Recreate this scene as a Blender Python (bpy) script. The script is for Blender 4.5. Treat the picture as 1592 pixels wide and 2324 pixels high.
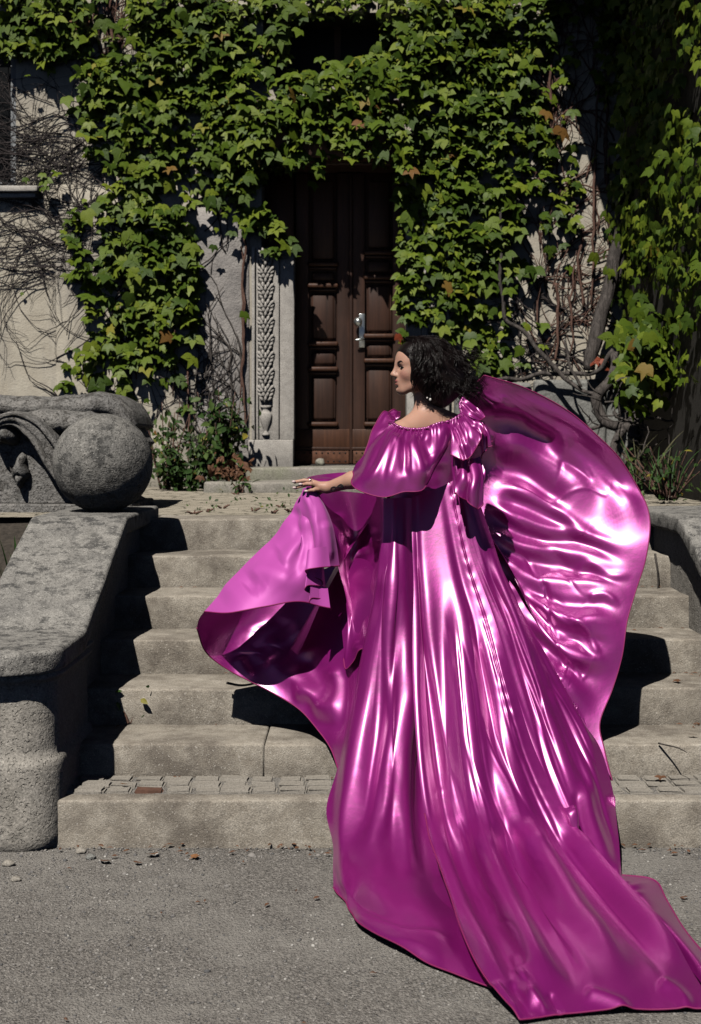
import bpy, bmesh, math, random
import numpy as np
from mathutils import Vector, Matrix, noise as mnoise

random.seed(7); np.random.seed(7)
for o in list(bpy.data.objects): bpy.data.objects.remove(o, do_unlink=True)
SC = bpy.context.scene
COL = SC.collection
R = math.radians

# ---------------------------------------------------------------- camera, sky, sun, exposure
CAM_H = 1.5            # eye height above the gravel
FPX, CXP, HORP = 3230.0, 796.0, 1000.0    # focal length, centre and horizon on a 1592 x 2324 sheet
cam = bpy.data.cameras.new('camera'); camo = bpy.data.objects.new('camera', cam); COL.objects.link(camo)
camo.location = (0, 0, CAM_H); camo.rotation_euler = (R(90), 0, 0)
cam.sensor_fit = 'VERTICAL'; cam.sensor_height = 36; cam.sensor_width = 24.65
cam.lens = 36 * FPX / 2324; cam.shift_y = -(1162 - HORP) / 2324
cam.clip_start = .05; cam.clip_end = 500
cam.dof.use_dof = True; cam.dof.focus_distance = 5.7; cam.dof.aperture_fstop = 6.3
SC.camera = camo

LDIR = Vector((.155, .40, -.53)).normalized()      # the way the sunlight travels
TOSUN = -LDIR
world = bpy.data.worlds.new('World'); SC.world = world; world.use_nodes = True
wn = world.node_tree.nodes; bgn = wn['Background']
sky = wn.new('ShaderNodeTexSky'); sky.sky_type = 'NISHITA'; sky.sun_disc = False
sky.sun_elevation = math.asin(TOSUN.z); sky.sun_rotation = math.atan2(TOSUN.x, TOSUN.y)
sky.air_density = .15; sky.dust_density = .1
world.node_tree.links.new(sky.outputs[0], bgn.inputs[0]); bgn.inputs[1].default_value = .05
sun = bpy.data.lights.new('sun', 'SUN'); sun.energy = 5.0; sun.angle = R(.5); sun.color = (1, .95, .87)
suno = bpy.data.objects.new('sun', sun); COL.objects.link(suno)
suno.rotation_euler = LDIR.to_track_quat('-Z', 'Y').to_euler(); suno.location = (-3, -6, 9)
SC.render.engine = 'CYCLES'
SC.view_settings.view_transform = 'Standard'; SC.view_settings.look = 'None'
SC.view_settings.exposure = -0.38; SC.view_settings.gamma = 1
SC.cycles.use_denoising = True; SC.cycles.max_bounces = 6; SC.cycles.diffuse_bounces = 0
SC.render.film_transparent = False

# ---------------------------------------------------------------- helpers
def P(x, y, Y):                     # a spot on the sheet taken out to depth Y
    return Vector(((x - CXP) * Y / FPX, Y, CAM_H - (y - HORP) * Y / FPX))
def G(x, y, z=0.0):                 # a spot on the sheet taken out to the level z
    Y = FPX * (CAM_H - z) / (y - HORP)
    return Vector(((x - CXP) * Y / FPX, Y, z))

def mesh_obj(name, verts, faces, mat=None, parent=None, smooth=False, edges=()):
    me = bpy.data.meshes.new(name)
    me.from_pydata([tuple(v) for v in verts], list(edges), [tuple(f) for f in faces]); me.update()
    if smooth: me.polygons.foreach_set('use_smooth', [True] * len(me.polygons))
    if mat: me.materials.append(mat)
    o = bpy.data.objects.new(name, me); COL.objects.link(o)
    if parent: o.parent = parent
    return o
def bm_obj(name, bm, mat=None, parent=None, smooth=False):
    me = bpy.data.meshes.new(name); bm.normal_update(); bm.to_mesh(me); bm.free()
    if smooth: me.polygons.foreach_set('use_smooth', [True] * len(me.polygons))
    if mat: me.materials.append(mat)
    o = bpy.data.objects.new(name, me); COL.objects.link(o)
    if parent: o.parent = parent
    return o
def tag(o, label=None, cat=None, group=None, kind=None):
    if label: o['label'] = label
    if cat: o['category'] = cat
    if group: o['group'] = group
    if kind: o['kind'] = kind
    return o
def empty(name, loc=(0, 0, 0)):
    o = bpy.data.objects.new(name, None); COL.objects.link(o); o.location = loc; o.empty_display_size = .1
    return o
def keep(o, parent):              # parent without moving
    o.parent = parent; o.matrix_parent_inverse = Matrix.Translation(parent.location).inverted(); return o
def box(bm, x0, x1, y0, y1, z0, z1):
    vs = [bm.verts.new((x, y, z)) for z in (z0, z1) for y in (y0, y1) for x in (x0, x1)]
    for f in ((0, 2, 3, 1), (4, 5, 7, 6), (0, 1, 5, 4), (2, 6, 7, 3), (0, 4, 6, 2), (1, 3, 7, 5)):
        bm.faces.new([vs[i] for i in f])
def rough_box(name, x0, x1, y0, y1, z0, z1, mat, parent=None, bev=.012, seg=3, cut=.14, amp=.004, seed=0, front_only=False):
    """a block with rounded arrises, a few cuts and slightly uneven faces"""
    bm = bmesh.new(); box(bm, x0, x1, y0, y1, z0, z1)
    bmesh.ops.bevel(bm, geom=bm.edges[:], offset=bev, segments=seg, profile=.5, affect='EDGES')
    for ax, (a, b) in enumerate(((x0, x1), (y0, y1), (z0, z1))):
        n = int((b - a) / cut)
        for i in range(1, n + 1):
            co = [0, 0, 0]; no = [0, 0, 0]; co[ax] = a + (b - a) * i / (n + 1); no[ax] = 1
            bmesh.ops.bisect_plane(bm, geom=bm.verts[:] + bm.edges[:] + bm.faces[:], plane_co=co, plane_no=no)
    for v in bm.verts:
        p = v.co * 5 + Vector((seed * 7.3, 0, 0))
        v.co += Vector((mnoise.noise(p), mnoise.noise(p + Vector((31, 0, 0))), mnoise.noise(p + Vector((0, 57, 0))))) * amp
    o = bm_obj(name, bm, mat, parent, True); return o

def cr(pts, n, closed=False):
    """Catmull-Rom through pts (k x d), n samples by chord length"""
    p = np.asarray(pts, float)
    if len(p) == 2:
        t = np.linspace(0, 1, n)[:, None]; return p[0] * (1 - t) + p[1] * t
    d = np.r_[0, np.cumsum(np.maximum(np.linalg.norm(np.diff(p, axis=0), axis=1), 1e-6) ** .7)]
    return hermite(d, p, np.linspace(0, d[-1], n))
def hermite(d, p, t):
    m = np.zeros_like(p); dd = np.diff(d); s = np.diff(p, axis=0) / dd[:, None]
    m[1:-1] = (s[:-1] * dd[1:, None] + s[1:] * dd[:-1, None]) / (dd[1:] + dd[:-1])[:, None]
    m[0] = s[0]; m[-1] = s[-1]
    i = np.clip(np.searchsorted(d, t, 'right') - 1, 0, len(d) - 2); h = dd[i]; u = ((t - d[i]) / h)[:, None]; h = h[:, None]
    return ((2*u**3 - 3*u**2 + 1) * p[i] + (u**3 - 2*u**2 + u) * h * m[i] + (-2*u**3 + 3*u**2) * p[i+1] + (u**3 - u**2) * h * m[i+1])

def tube_geo(pts, radii, sides=6, cap=True):
    pts = np.asarray(pts, float); n = len(pts)
    rad = np.interp(np.linspace(0, 1, n), np.linspace(0, 1, len(radii)), radii)
    tan = np.gradient(pts, axis=0); tan /= np.maximum(np.linalg.norm(tan, axis=1), 1e-9)[:, None]
    ref = np.array([.13, .97, .2]); 
    if abs(tan[0] @ ref) > .9: ref = np.array([.9, .1, .4])
    a = np.cross(tan, ref); a /= np.maximum(np.linalg.norm(a, axis=1), 1e-9)[:, None]; b = np.cross(tan, a)
    ang = np.linspace(0, 2 * np.pi, sides, endpoint=False)
    v = pts[:, None] + rad[:, None, None] * (np.cos(ang)[None, :, None] * a[:, None] + np.sin(ang)[None, :, None] * b[:, None])
    v = v.reshape(-1, 3); f = []
    for i in range(n - 1):
        for j in range(sides):
            k = (j + 1) % sides
            f.append((i * sides + j, i * sides + k, (i + 1) * sides + k, (i + 1) * sides + j))
    if cap:
        f.append(tuple(range(sides - 1, -1, -1))); f.append(tuple((n - 1) * sides + j for j in range(sides)))
    return v, f
class Geo:                            # collects pieces into one mesh
    def __init__(s): s.v = []; s.f = []; s.n = 0
    def add(s, v, f):
        s.v.append(np.asarray(v, float)); s.f += [tuple(i + s.n for i in q) for q in f]; s.n += len(v)
    def tube(s, pts, radii, sides=6): s.add(*tube_geo(pts, radii, sides))
    def build(s, name, mat, parent=None, smooth=True):
        return mesh_obj(name, np.concatenate(s.v) if s.v else [], s.f, mat, parent, smooth)

# ---------------------------------------------------------------- materials
class NT:
    def __init__(s, name):
        s.m = bpy.data.materials.new(name); s.m.use_nodes = True; s.t = s.m.node_tree; s.n = s.t.nodes
        s.b = s.n['Principled BSDF']; s.l = s.t.links
        s.tc = s.n.new('ShaderNodeTexCoord')
    def node(s, typ, **kw):
        x = s.n.new(typ)
        for k, v in kw.items():
            if k.startswith('_'): setattr(x, k[1:], v)
            else:
                k2 = k.replace('_', ' '); 
                sock = x.inputs[int(k[1:])] if k[0] == 'i' and k[1:].isdigit() else x.inputs[k2]
                if hasattr(v, 'is_linked') or hasattr(v, 'links'): s.l.new(v, sock)
                else: sock.default_value = v
        return x
    def noise(s, scale, detail=4, rough=.6, vec=None, dist=0):
        x = s.node('ShaderNodeTexNoise', Scale=scale, Detail=detail, Roughness=rough, Distortion=dist)
        s.l.new(vec or s.tc.outputs['Object'], x.inputs['Vector']); return x.outputs['Fac']
    def mapping(s, sc=(1, 1, 1), rot=(0, 0, 0), src='Object'):
        x = s.node('ShaderNodeMapping', Scale=sc, Rotation=rot); s.l.new(s.tc.outputs[src], x.inputs['Vector']); return x.outputs[0]
    def ramp(s, fac, *stops):
        x = s.n.new('ShaderNodeValToRGB'); s.l.new(fac, x.inputs[0]); e = x.color_ramp.elements
        while len(e) < len(stops): e.new(.5)
        for el, (p, c) in zip(e, stops):
            el.position = p; el.color = (*c, 1) if hasattr(c, '__len__') else (c, c, c, 1)
        return x.outputs[0]
    def mix(s, a, b, fac, mode='MIX'):
        x = s.n.new('ShaderNodeMix'); x.data_type = 'RGBA'; x.blend_type = mode
        for sock, v in ((x.inputs[0], fac), (x.inputs[6], a), (x.inputs[7], b)):
            if hasattr(v, 'links'): s.l.new(v, sock)
            else: sock.default_value = v if not hasattr(v, '__len__') else (*v, 1) if len(v) == 3 else v
        return x.outputs[2]
    def math(s, op, a, b=0.0, c=0.0):
        x = s.n.new('ShaderNodeMath'); x.operation = op
        for i, v in enumerate((a, b, c)):
            if hasattr(v, 'links'): s.l.new(v, x.inputs[i])
            else: x.inputs[i].default_value = v
        return x.outputs[0]
    def bump(s, h, dist=.01, strength=1, prev=None):
        x = s.n.new('ShaderNodeBump'); x.inputs['Strength'].default_value = strength; x.inputs['Distance'].default_value = dist
        s.l.new(h, x.inputs['Height'])
        if prev: s.l.new(prev, x.inputs['Normal'])
        return x.outputs[0]
    def out(s, color=None, rough=.8, normal=None, spec=.3, metal=0):
        b = s.b
        for k, v in (('Base Color', color), ('Roughness', rough), ('Normal', normal), ('Specular IOR Level', spec), ('Metallic', metal)):
            if v is None: continue
            if hasattr(v, 'links'): s.l.new(v, b.inputs[k])
            else: b.inputs[k].default_value = (*v, 1) if hasattr(v, '__len__') and len(v) == 3 else v
        return s.m

def mat_stone(name, c1, c2, c3, stain=.5, fine=220, bump=.006, lichen=None, speck=None, pits=0, bigs=2.3, soft=.26):
    t = NT(name)
    big = t.noise(bigs, 6, .7); mid = t.noise(17, 4, .65); fin = t.noise(fine, 2, .6)
    col = t.ramp(mid, (.3, c1), (.7, c2))
    col = t.mix(col, c3, t.ramp(big, (.44, 0), (.42 + soft, stain)))
    g = t.ramp(fin, (.28, .55), (.5, 1), (.74, 1.5))
    col = t.mix(col, g, .8, 'MULTIPLY')
    if lichen:
        ln = t.noise(15, 6, .75); lm = t.noise(3.1, 3, .5)
        f = t.math('MULTIPLY', t.ramp(ln, (.49, 0), (.57, 1)), t.ramp(lm, (.36, .25), (.54, 1)))
        col = t.mix(col, lichen, t.math('MULTIPLY', f, .8))
    if speck:
        col = t.mix(col, speck, t.ramp(t.noise(fine * .8, 0, .5), (.73, 0), (.80, .7)))
    h = t.math('ADD', t.math('MULTIPLY', fin, .35), t.math('MULTIPLY', mid, .8))
    if pits:
        h = t.math('SUBTRACT', h, t.ramp(t.noise(70, 2, .5), (.58, 0), (.66, pits)))
    n = t.bump(h, bump, .9)
    return t.out(col, .86, n, .25)

M = {}
M['granite'] = mat_stone('granite', (.34, .30, .25), (.51, .465, .40), (.19, .165, .14), .85, 200, .008, speck=(.70, .66, .60), bigs=3.3, soft=.20)
M['granite_tread'] = M['granite']
M['old_stone'] = mat_stone('old_stone', (.25, .24, .225), (.40, .385, .36), (.19, .185, .18), .45, 150, .009, lichen=(.055, .055, .057), speck=(.62, .6, .55), pits=.4)
M['ball_stone'] = mat_stone('ball_stone', (.19, .185, .175), (.35, .335, .31), (.14, .138, .135), .6, 110, .013, lichen=(.05, .05, .05), speck=(.5, .48, .45), pits=.5)
M['bench_stone'] = mat_stone('bench_stone', (.21, .205, .195), (.32, .305, .29), (.14, .14, .145), .5, 90, .022, lichen=(.06, .055, .05), pits=.6)
M['newel_stone'] = mat_stone('newel_stone', (.33, .31, .28), (.46, .43, .39), (.27, .25, .22), .6, 120, .008, speck=(.65, .6, .55), pits=.7)
M['sandstone'] = mat_stone('sandstone', (.44, .41, .38), (.58, .55, .51), (.36, .34, .32), .5, 130, .005)
M['carved'] = mat_stone('carved', (.46, .43, .40), (.60, .57, .53), (.30, .28, .26), .5, 90, .004)
M['sett'] = mat_stone('sett', (.31, .285, .25), (.45, .415, .365), (.22, .20, .18), .5, 160, .006, speck=(.6, .58, .54))
M['doorstep'] = mat_stone('doorstep', (.28, .26, .23), (.42, .39, .35), (.24, .26, .16), .6, 110, .006)
M['boulder'] = mat_stone('boulder', (.22, .22, .21), (.34, .34, .32), (.15, .155, .15), .6, 90, .012)

def mat_plaster():
    t = NT('plaster'); big = t.noise(.9, 5, .6); mid = t.noise(6, 5, .65); fin = t.noise(60, 3, .6)
    col = t.ramp(mid, (.3, (.52, .47, .385)), (.7, (.66, .61, .51)))
    col = t.mix(col, (.34, .31, .28), t.ramp(big, (.45, 0), (.72, .65)))
    streak = t.noise(3, 4, .6, t.mapping((2.2, 2.2, .25)))
    col = t.mix(col, (.33, .31, .29), t.ramp(streak, (.52, 0), (.72, .55)))
    h = t.math('ADD', t.math('MULTIPLY', fin, .5), mid)
    return t.out(col, .92, t.bump(h, .012, .8), .15)
M['plaster'] = mat_plaster()
def mat_greyplaster():
    t = NT('stained_plaster'); mid = t.noise(5, 6, .7); fin = t.noise(55, 3, .6)
    col = t.ramp(mid, (.28, (.23, .22, .215)), (.5, (.38, .355, .34)), (.72, (.52, .49, .46)))
    return t.out(col, .92, t.bump(t.math('ADD', fin, mid), .012, .8), .15)
M['stained'] = mat_greyplaster()
def mat_wood(name, c1, c2, c3):
    t = NT(name); v = t.mapping((28, 28, 1.3)); g = t.noise(1.0, 6, .7, v, .4); big = t.noise(2.2, 3, .6)
    col = t.ramp(g, (.25, c1), (.55, c2), (.8, c3)); col = t.mix(col, c1, t.ramp(big, (.4, 0), (.7, .7)))
    return t.out(col, .52, t.bump(g, .004, .6), .4)
M['wood'] = mat_wood('weathered_wood', (.028, .014, .010), (.066, .031, .021), (.11, .051, .032))
M['wood_light'] = mat_wood('worn_wood', (.045, .019, .011), (.095, .040, .022), (.15, .064, .034))
def plain(name, c, rough=.5, metal=0, spec=.5, nscale=0, namp=.3, bump=0):
    t = NT(name); col = c; nrm = None
    if nscale:
        n = t.noise(nscale, 4, .6)
        col = t.mix(c, tuple(x * (1 - namp) for x in c), t.ramp(n, (.35, 0), (.65, 1)))
        if bump: nrm = t.bump(n, bump, .8)
    return t.out(col, rough, nrm, spec, metal)
M['steel'] = plain('steel', (.62, .66, .66), .28, .9, nscale=30, namp=.25)
M['rust'] = plain('rusty_plate', (.20, .085, .048), .62, .25, nscale=22, namp=.5, bump=.002)
M['rivet'] = plain('rivet', (.03, .02, .018), .6, .3, nscale=40, namp=.3)
M['glass'] = plain('window_glass', (.008, .009, .010), .35, 0, .2, nscale=1.5, namp=.2)
M['grey_frame'] = plain('painted_frame', (.34, .36, .38), .6, nscale=12, namp=.2)
M['bark'] = None
def mat_bark(name, c1, c2):
    t = NT(name); g = t.noise(1.0, 6, .7, t.mapping((34, 34, 9)), .8)
    col = t.ramp(g, (.3, c1), (.62, c2)); return t.out(col, .9, t.bump(g, .02, 1), .15)
M['bark'] = mat_bark('vine_bark', (.03, .027, .026), (.16, .14, .13))
M['twig'] = mat_bark('tendril_bark', (.035, .03, .03), (.10, .085, .085))
M['stem'] = mat_bark('brown_stem', (.09, .05, .04), (.24, .14, .11))
def mat_leaf(name, c1, c2, c3, attr=False, rough=.5):
    t = NT(name)
    if attr:
        a = t.node('ShaderNodeAttribute', _attribute_name='tone'); f = a.outputs['Fac']
    else:
        f = t.node('ShaderNodeObjectInfo').outputs['Random']
    col = t.ramp(f, (.0, c1), (.55, c2), (.955, c3), (.975, (.28, .24, .035)), (1, (.20, .075, .03)))
    vein = t.noise(26, 3, .6); col = t.mix(col, c1, t.ramp(vein, (.45, 0), (.7, .35)))
    t.b.inputs['Transmission Weight'].default_value = 0
    m = t.out(col, rough, t.bump(vein, .006, .5), .26)
    # thin leaf: some light passes through
    tr = t.n.new('ShaderNodeBsdfTranslucent'); t.l.new(t.mix(col, (.35, .5, .03), .35), tr.inputs[0])
    ms = t.n.new('ShaderNodeMixShader'); ms.inputs[0].default_value = .08
    t.l.new(t.b.outputs[0], ms.inputs[1]); t.l.new(tr.outputs[0], ms.inputs[2]); t.l.new(ms.outputs[0], t.n['Material Output'].inputs[0])
    return m
LC = ((.040, .078, .009), (.112, .172, .015), (.20, .250, .025))
M['leaf'] = mat_leaf('ivy_leaf', *LC); M['leaf_mass'] = mat_leaf('ivy_leaf_mass', *LC, attr=True)
M['shrub_leaf'] = mat_leaf('shrub_leaf', (.02, .045, .012), (.045, .095, .022), (.10, .15, .04), attr=True)
M['iris'] = mat_leaf('iris_leaf', (.03, .075, .02), (.05, .12, .03), (.09, .17, .05), attr=True)
M['dry'] = plain('dry_leaf', (.20, .09, .045), .7, nscale=30, namp=.5)
M['red_leaf'] = plain('red_leaf', (.34, .07, .03), .6, nscale=30, namp=.4)
M['dry_grass'] = plain('dry_grass', (.10, .095, .045), .8, nscale=20, namp=.4)
def mat_gravel():
    t = NT('gravel'); big = t.noise(1.1, 4, .6); mid = t.noise(7, 5, .7); fin = t.noise(75, 4, .8); vf = t.noise(330, 1, .5)
    v = t.node('ShaderNodeTexVoronoi', Scale=150.0); t.l.new(t.tc.outputs['Object'], v.inputs['Vector'])
    sep = t.node('ShaderNodeSeparateColor'); t.l.new(v.outputs['Color'], sep.inputs[0])
    col = t.ramp(fin, (.32, (.13, .128, .13)), (.48, (.27, .25, .23)), (.62, (.36, .34, .32)), (.74, (.52, .50, .48)))
    grain = t.ramp(sep.outputs[0], (0, .55), (.25, .85), (.6, 1.03), (.9, 1.2), (1, 1.7))
    dust = t.ramp(t.math('ADD', t.math('MULTIPLY', big, .55), t.math('MULTIPLY', mid, .45)), (.46, 0), (.57, 1))
    col = t.mix(col, grain, t.math('SUBTRACT', .95, t.math('MULTIPLY', dust, .45)), 'MULTIPLY')
    col = t.mix(col, (.37, .35, .325), t.math('MULTIPLY', dust, .78))
    h = t.math('ADD', t.math('MULTIPLY', fin, .8), t.math('MULTIPLY', t.ramp(v.outputs['Distance'], (0, 1), (.6, 0)), .6))
    return t.out(col, .93, t.bump(h, .009, 1), .15)
M['gravel'] = mat_gravel()
def mat_paving():
    t = NT('paving'); v = t.node('ShaderNodeTexVoronoi', Scale=5.5, _feature='DISTANCE_TO_EDGE'); 
    t.l.new(t.tc.outputs['Object'], v.inputs['Vector'])
    fin = t.noise(120, 2, .6); mid = t.noise(6, 5, .6)
    col = t.ramp(mid, (.3, (.38, .34, .27)), (.7, (.56, .50, .41)))
    col = t.mix(col, (.16, .15, .11), t.ramp(v.outputs['Distance'], (.0, .8), (.05, 0)))
    col = t.mix(col, t.ramp(fin, (.3, .7), (.7, 1.25)), .8, 'MULTIPLY')
    return t.out(col, .9, t.bump(t.math('ADD', t.ramp(v.outputs['Distance'], (0, 0), (.06, 1)), mid), .02, .8), .2)
M['paving'] = mat_paving()
M['soil'] = plain('soil', (.075, .062, .05), .95, nscale=30, namp=.5, bump=.02)
def mat_pebble():
    t = NT('pebble'); f = t.node('ShaderNodeAttribute', _attribute_name='tone').outputs['Fac']
    col = t.ramp(f, (0, (.13, .13, .135)), (.4, (.26, .245, .235)), (.8, (.36, .34, .32)), (1, (.58, .56, .53)))
    return t.out(col, .8, None, .25)
M['pebble'] = mat_pebble()
# ================================================================ ground, stairs, cheek walls
STEP_Y = [5.255, 5.61, 6.0, 6.385, 6.77, 7.165, 7.565]
STEP_Z = [.174, .304, .455, .607, .762, .920, 1.082]
XL, XR = -1.16, 1.60                      # inner faces of the cheek walls

def ground_sheet():
    xs = np.r_[-60, -20, -8, np.linspace(-4, 4, 81), 8, 20, 60]; ys = np.r_[-60, -20, -4, 0, 2, np.linspace(3, 6, 41), 9, 14, 30, 80]
    v = []; f = []
    for y in ys:
        for x in xs:
            z = .005 * mnoise.noise(Vector((x * 1.7, y * 1.7, 0))) + .002 * mnoise.noise(Vector((x * 9, y * 9, 3)))
            if abs(x) > 4 or y < 2: z = 0
            v.append((x, y, z if y < 5.2 else z - .004))
    n = len(xs)
    for j in range(len(ys) - 1):
        for i in range(n - 1): f.append((j*n+i, j*n+i+1, (j+1)*n+i+1, (j+1)*n+i))
    return tag(mesh_obj('ground', v, f, M['gravel'], None, True), 'grey gravel forecourt below the stairs', kind='structure')
ground_sheet()

def pebbles():
    rr = random.Random(12); base = []
    for k in range(4):
        bm = bmesh.new(); bmesh.ops.create_icosphere(bm, subdivisions=1, radius=1)
        for v in bm.verts: v.co += Vector((rr.uniform(-.2, .2), rr.uniform(-.2, .2), rr.uniform(-.2, .2))); v.co.z *= .6
        bm.verts.ensure_lookup_table(); base.append((np.array([v.co[:] for v in bm.verts]), [tuple(v.index for v in f.verts) for f in bm.faces])); bm.free()
    V = []; F = []; T = []; n = 0
    for i in range(9000):
        y = 3.4 + 1.85 * rr.random() ** .8; x = rr.uniform(-.27, .27) * y
        clump = mnoise.noise(Vector((x * 2.2, y * 2.2, 8)))
        if clump < rr.uniform(-.5, .25) and y < 5.1: continue
        s = .0022 + .0042 * rr.random() ** 3 + (.008 * rr.random() if rr.random() < .02 else 0)
        if y > 5.05 and rr.random() < .15: s *= 1.7
        v, f = base[i % 4]; a = rr.uniform(0, 6.28); c, q = math.cos(a), math.sin(a); w = v * s * np.array([1, rr.uniform(.6, 1), 1])
        w = np.c_[w[:, 0] * c - w[:, 1] * q, w[:, 0] * q + w[:, 1] * c, w[:, 2]] + np.array([x, y, .001 + .005 * mnoise.noise(Vector((x * 1.7, y * 1.7, 0)))])
        V.append(w); F += [tuple(k + n for k in p) for p in f]; n += len(v); T += [rr.random() ** 1.2] * len(v)
    o = mesh_obj('pebbles', np.concatenate(V), F, M['pebble'], None, True); o.data.attributes.new('tone', 'FLOAT', 'POINT').data.foreach_set('value', T)
    tag(o, 'loose pebbles and grit strewn over the forecourt', 'gravel', kind='stuff')
pebbles()

stairs = empty('staircase', (0.2, 5.255, 0))
tag(stairs, 'granite staircase with a cobbled lowest tread leading up to the terrace', 'staircase')
joints = {0: [.35], 1: [-.34, .70], 2: [.42], 3: [.25], 4: [.5], 5: [.35], 6: [.1]}
for k in range(7):
    y0 = STEP_Y[k]; y1 = (STEP_Y[k + 1] + .04) if k < 6 else 7.95
    if k == 0: y1 = STEP_Y[0] + .10
    z1 = STEP_Z[k]; z0 = (STEP_Z[k - 1] - .03) if k else -.06
    xs = [XL - .1] + joints[k] + [XR + .1]
    for i in range(len(xs) - 1):
        o = rough_box('step', xs[i] + .002, xs[i+1] - .002, y0 + random.uniform(-.004, .004), y1, z0, z1 + random.uniform(-.002, .002), M['granite'], None, .010, 3, .09, .0045, k * 3 + i)
        keep(o, stairs)
# bed and setts of the lowest tread
o = mesh_obj('sett_bed', [(XL, 5.34, .171), (XR, 5.34, .171), (XR, 5.66, .173), (XL, 5.66, .173)], [(0, 1, 2, 3)], M['gravel']); keep(o, stairs)
def sett_mesh(w, d, seed):
    bm = bmesh.new(); box(bm, -w/2, w/2, -d/2, d/2, -.05, .014)
    bmesh.ops.bevel(bm, geom=[e for e in bm.edges if all(v.co.z > 0 for v in e.verts)] + [e for e in bm.edges if abs(e.verts[0].co.z - e.verts[1].co.z) > .03], offset=.008, segments=2, affect='EDGES')
    rr = random.Random(seed)
    for v in bm.verts: v.co += Vector((rr.uniform(-.003, .003), rr.uniform(-.003, .003), rr.uniform(-.0015, .0015)))
    me = bpy.data.meshes.new('sett'); bm.to_mesh(me); bm.free(); me.materials.append(M['sett']); return me
setts = [sett_mesh(.106 + .012 * (i % 3 - 1), .079, i) for i in range(5)]
brick_me = sett_mesh(.11, .07, 9); brick_me.materials[0] = plain('brick_red', (.19, .095, .065), .85, nscale=40, namp=.4)
for r in range(3):
    x = XL + .03 + random.uniform(0, .05)
    while x < XR - .05:
        me = random.choice(setts)
        if r == 0 and abs(x + .795) < .055: me = brick_me
        o = bpy.data.objects.new('sett', me); COL.objects.link(o)
        o.location = (x, 5.393 + r * .087 + random.uniform(-.004, .004), .168 + random.uniform(-.003, .003)); o.rotation_euler = (random.uniform(-.03, .03), random.uniform(-.03, .03), random.uniform(-.05, .05))
        keep(o, stairs); x += .108 + random.uniform(-.004, .006)

land = mesh_obj('terrace', [(-6, 7.93, 1.074), (6, 7.93, 1.074), (6, 13.0, 1.084), (-6, 13.0, 1.084)], [(0, 1, 2, 3)], M['paving'])
tag(land, 'pale paved terrace between the stairs and the door', kind='structure')
def bed(name, x0, x1, pts, label):
    v = []; f = []; n = 24; xs = np.linspace(x0, x1, 14); ys = np.linspace(pts[0][0], pts[-1][0], n)
    for y in ys:
        for x in xs:
            z = np.interp(y, [p[0] for p in pts], [p[1] for p in pts]) + .03 * mnoise.noise(Vector((x * 3, y * 3, 9)))
            v.append((x, y, z))
    for j in range(n - 1):
        for i in range(13): f.append((j*14+i, j*14+i+1, (j+1)*14+i+1, (j+1)*14+i))
    return tag(mesh_obj(name, v, f, M['soil'], None, True), label, kind='structure')
bed('garden_ground', -6, -1.6, [(5.4, -.02), (6.2, .35), (7.4, .8), (8.0, 1.06)], 'dark soil bank left of the stairs')
bed('garden_ground', 2.0, 6, [(5.4, -.02), (6.2, .45), (7.2, 1.0), (8.0, 1.09)], 'dark soil bank right of the stairs')

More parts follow.
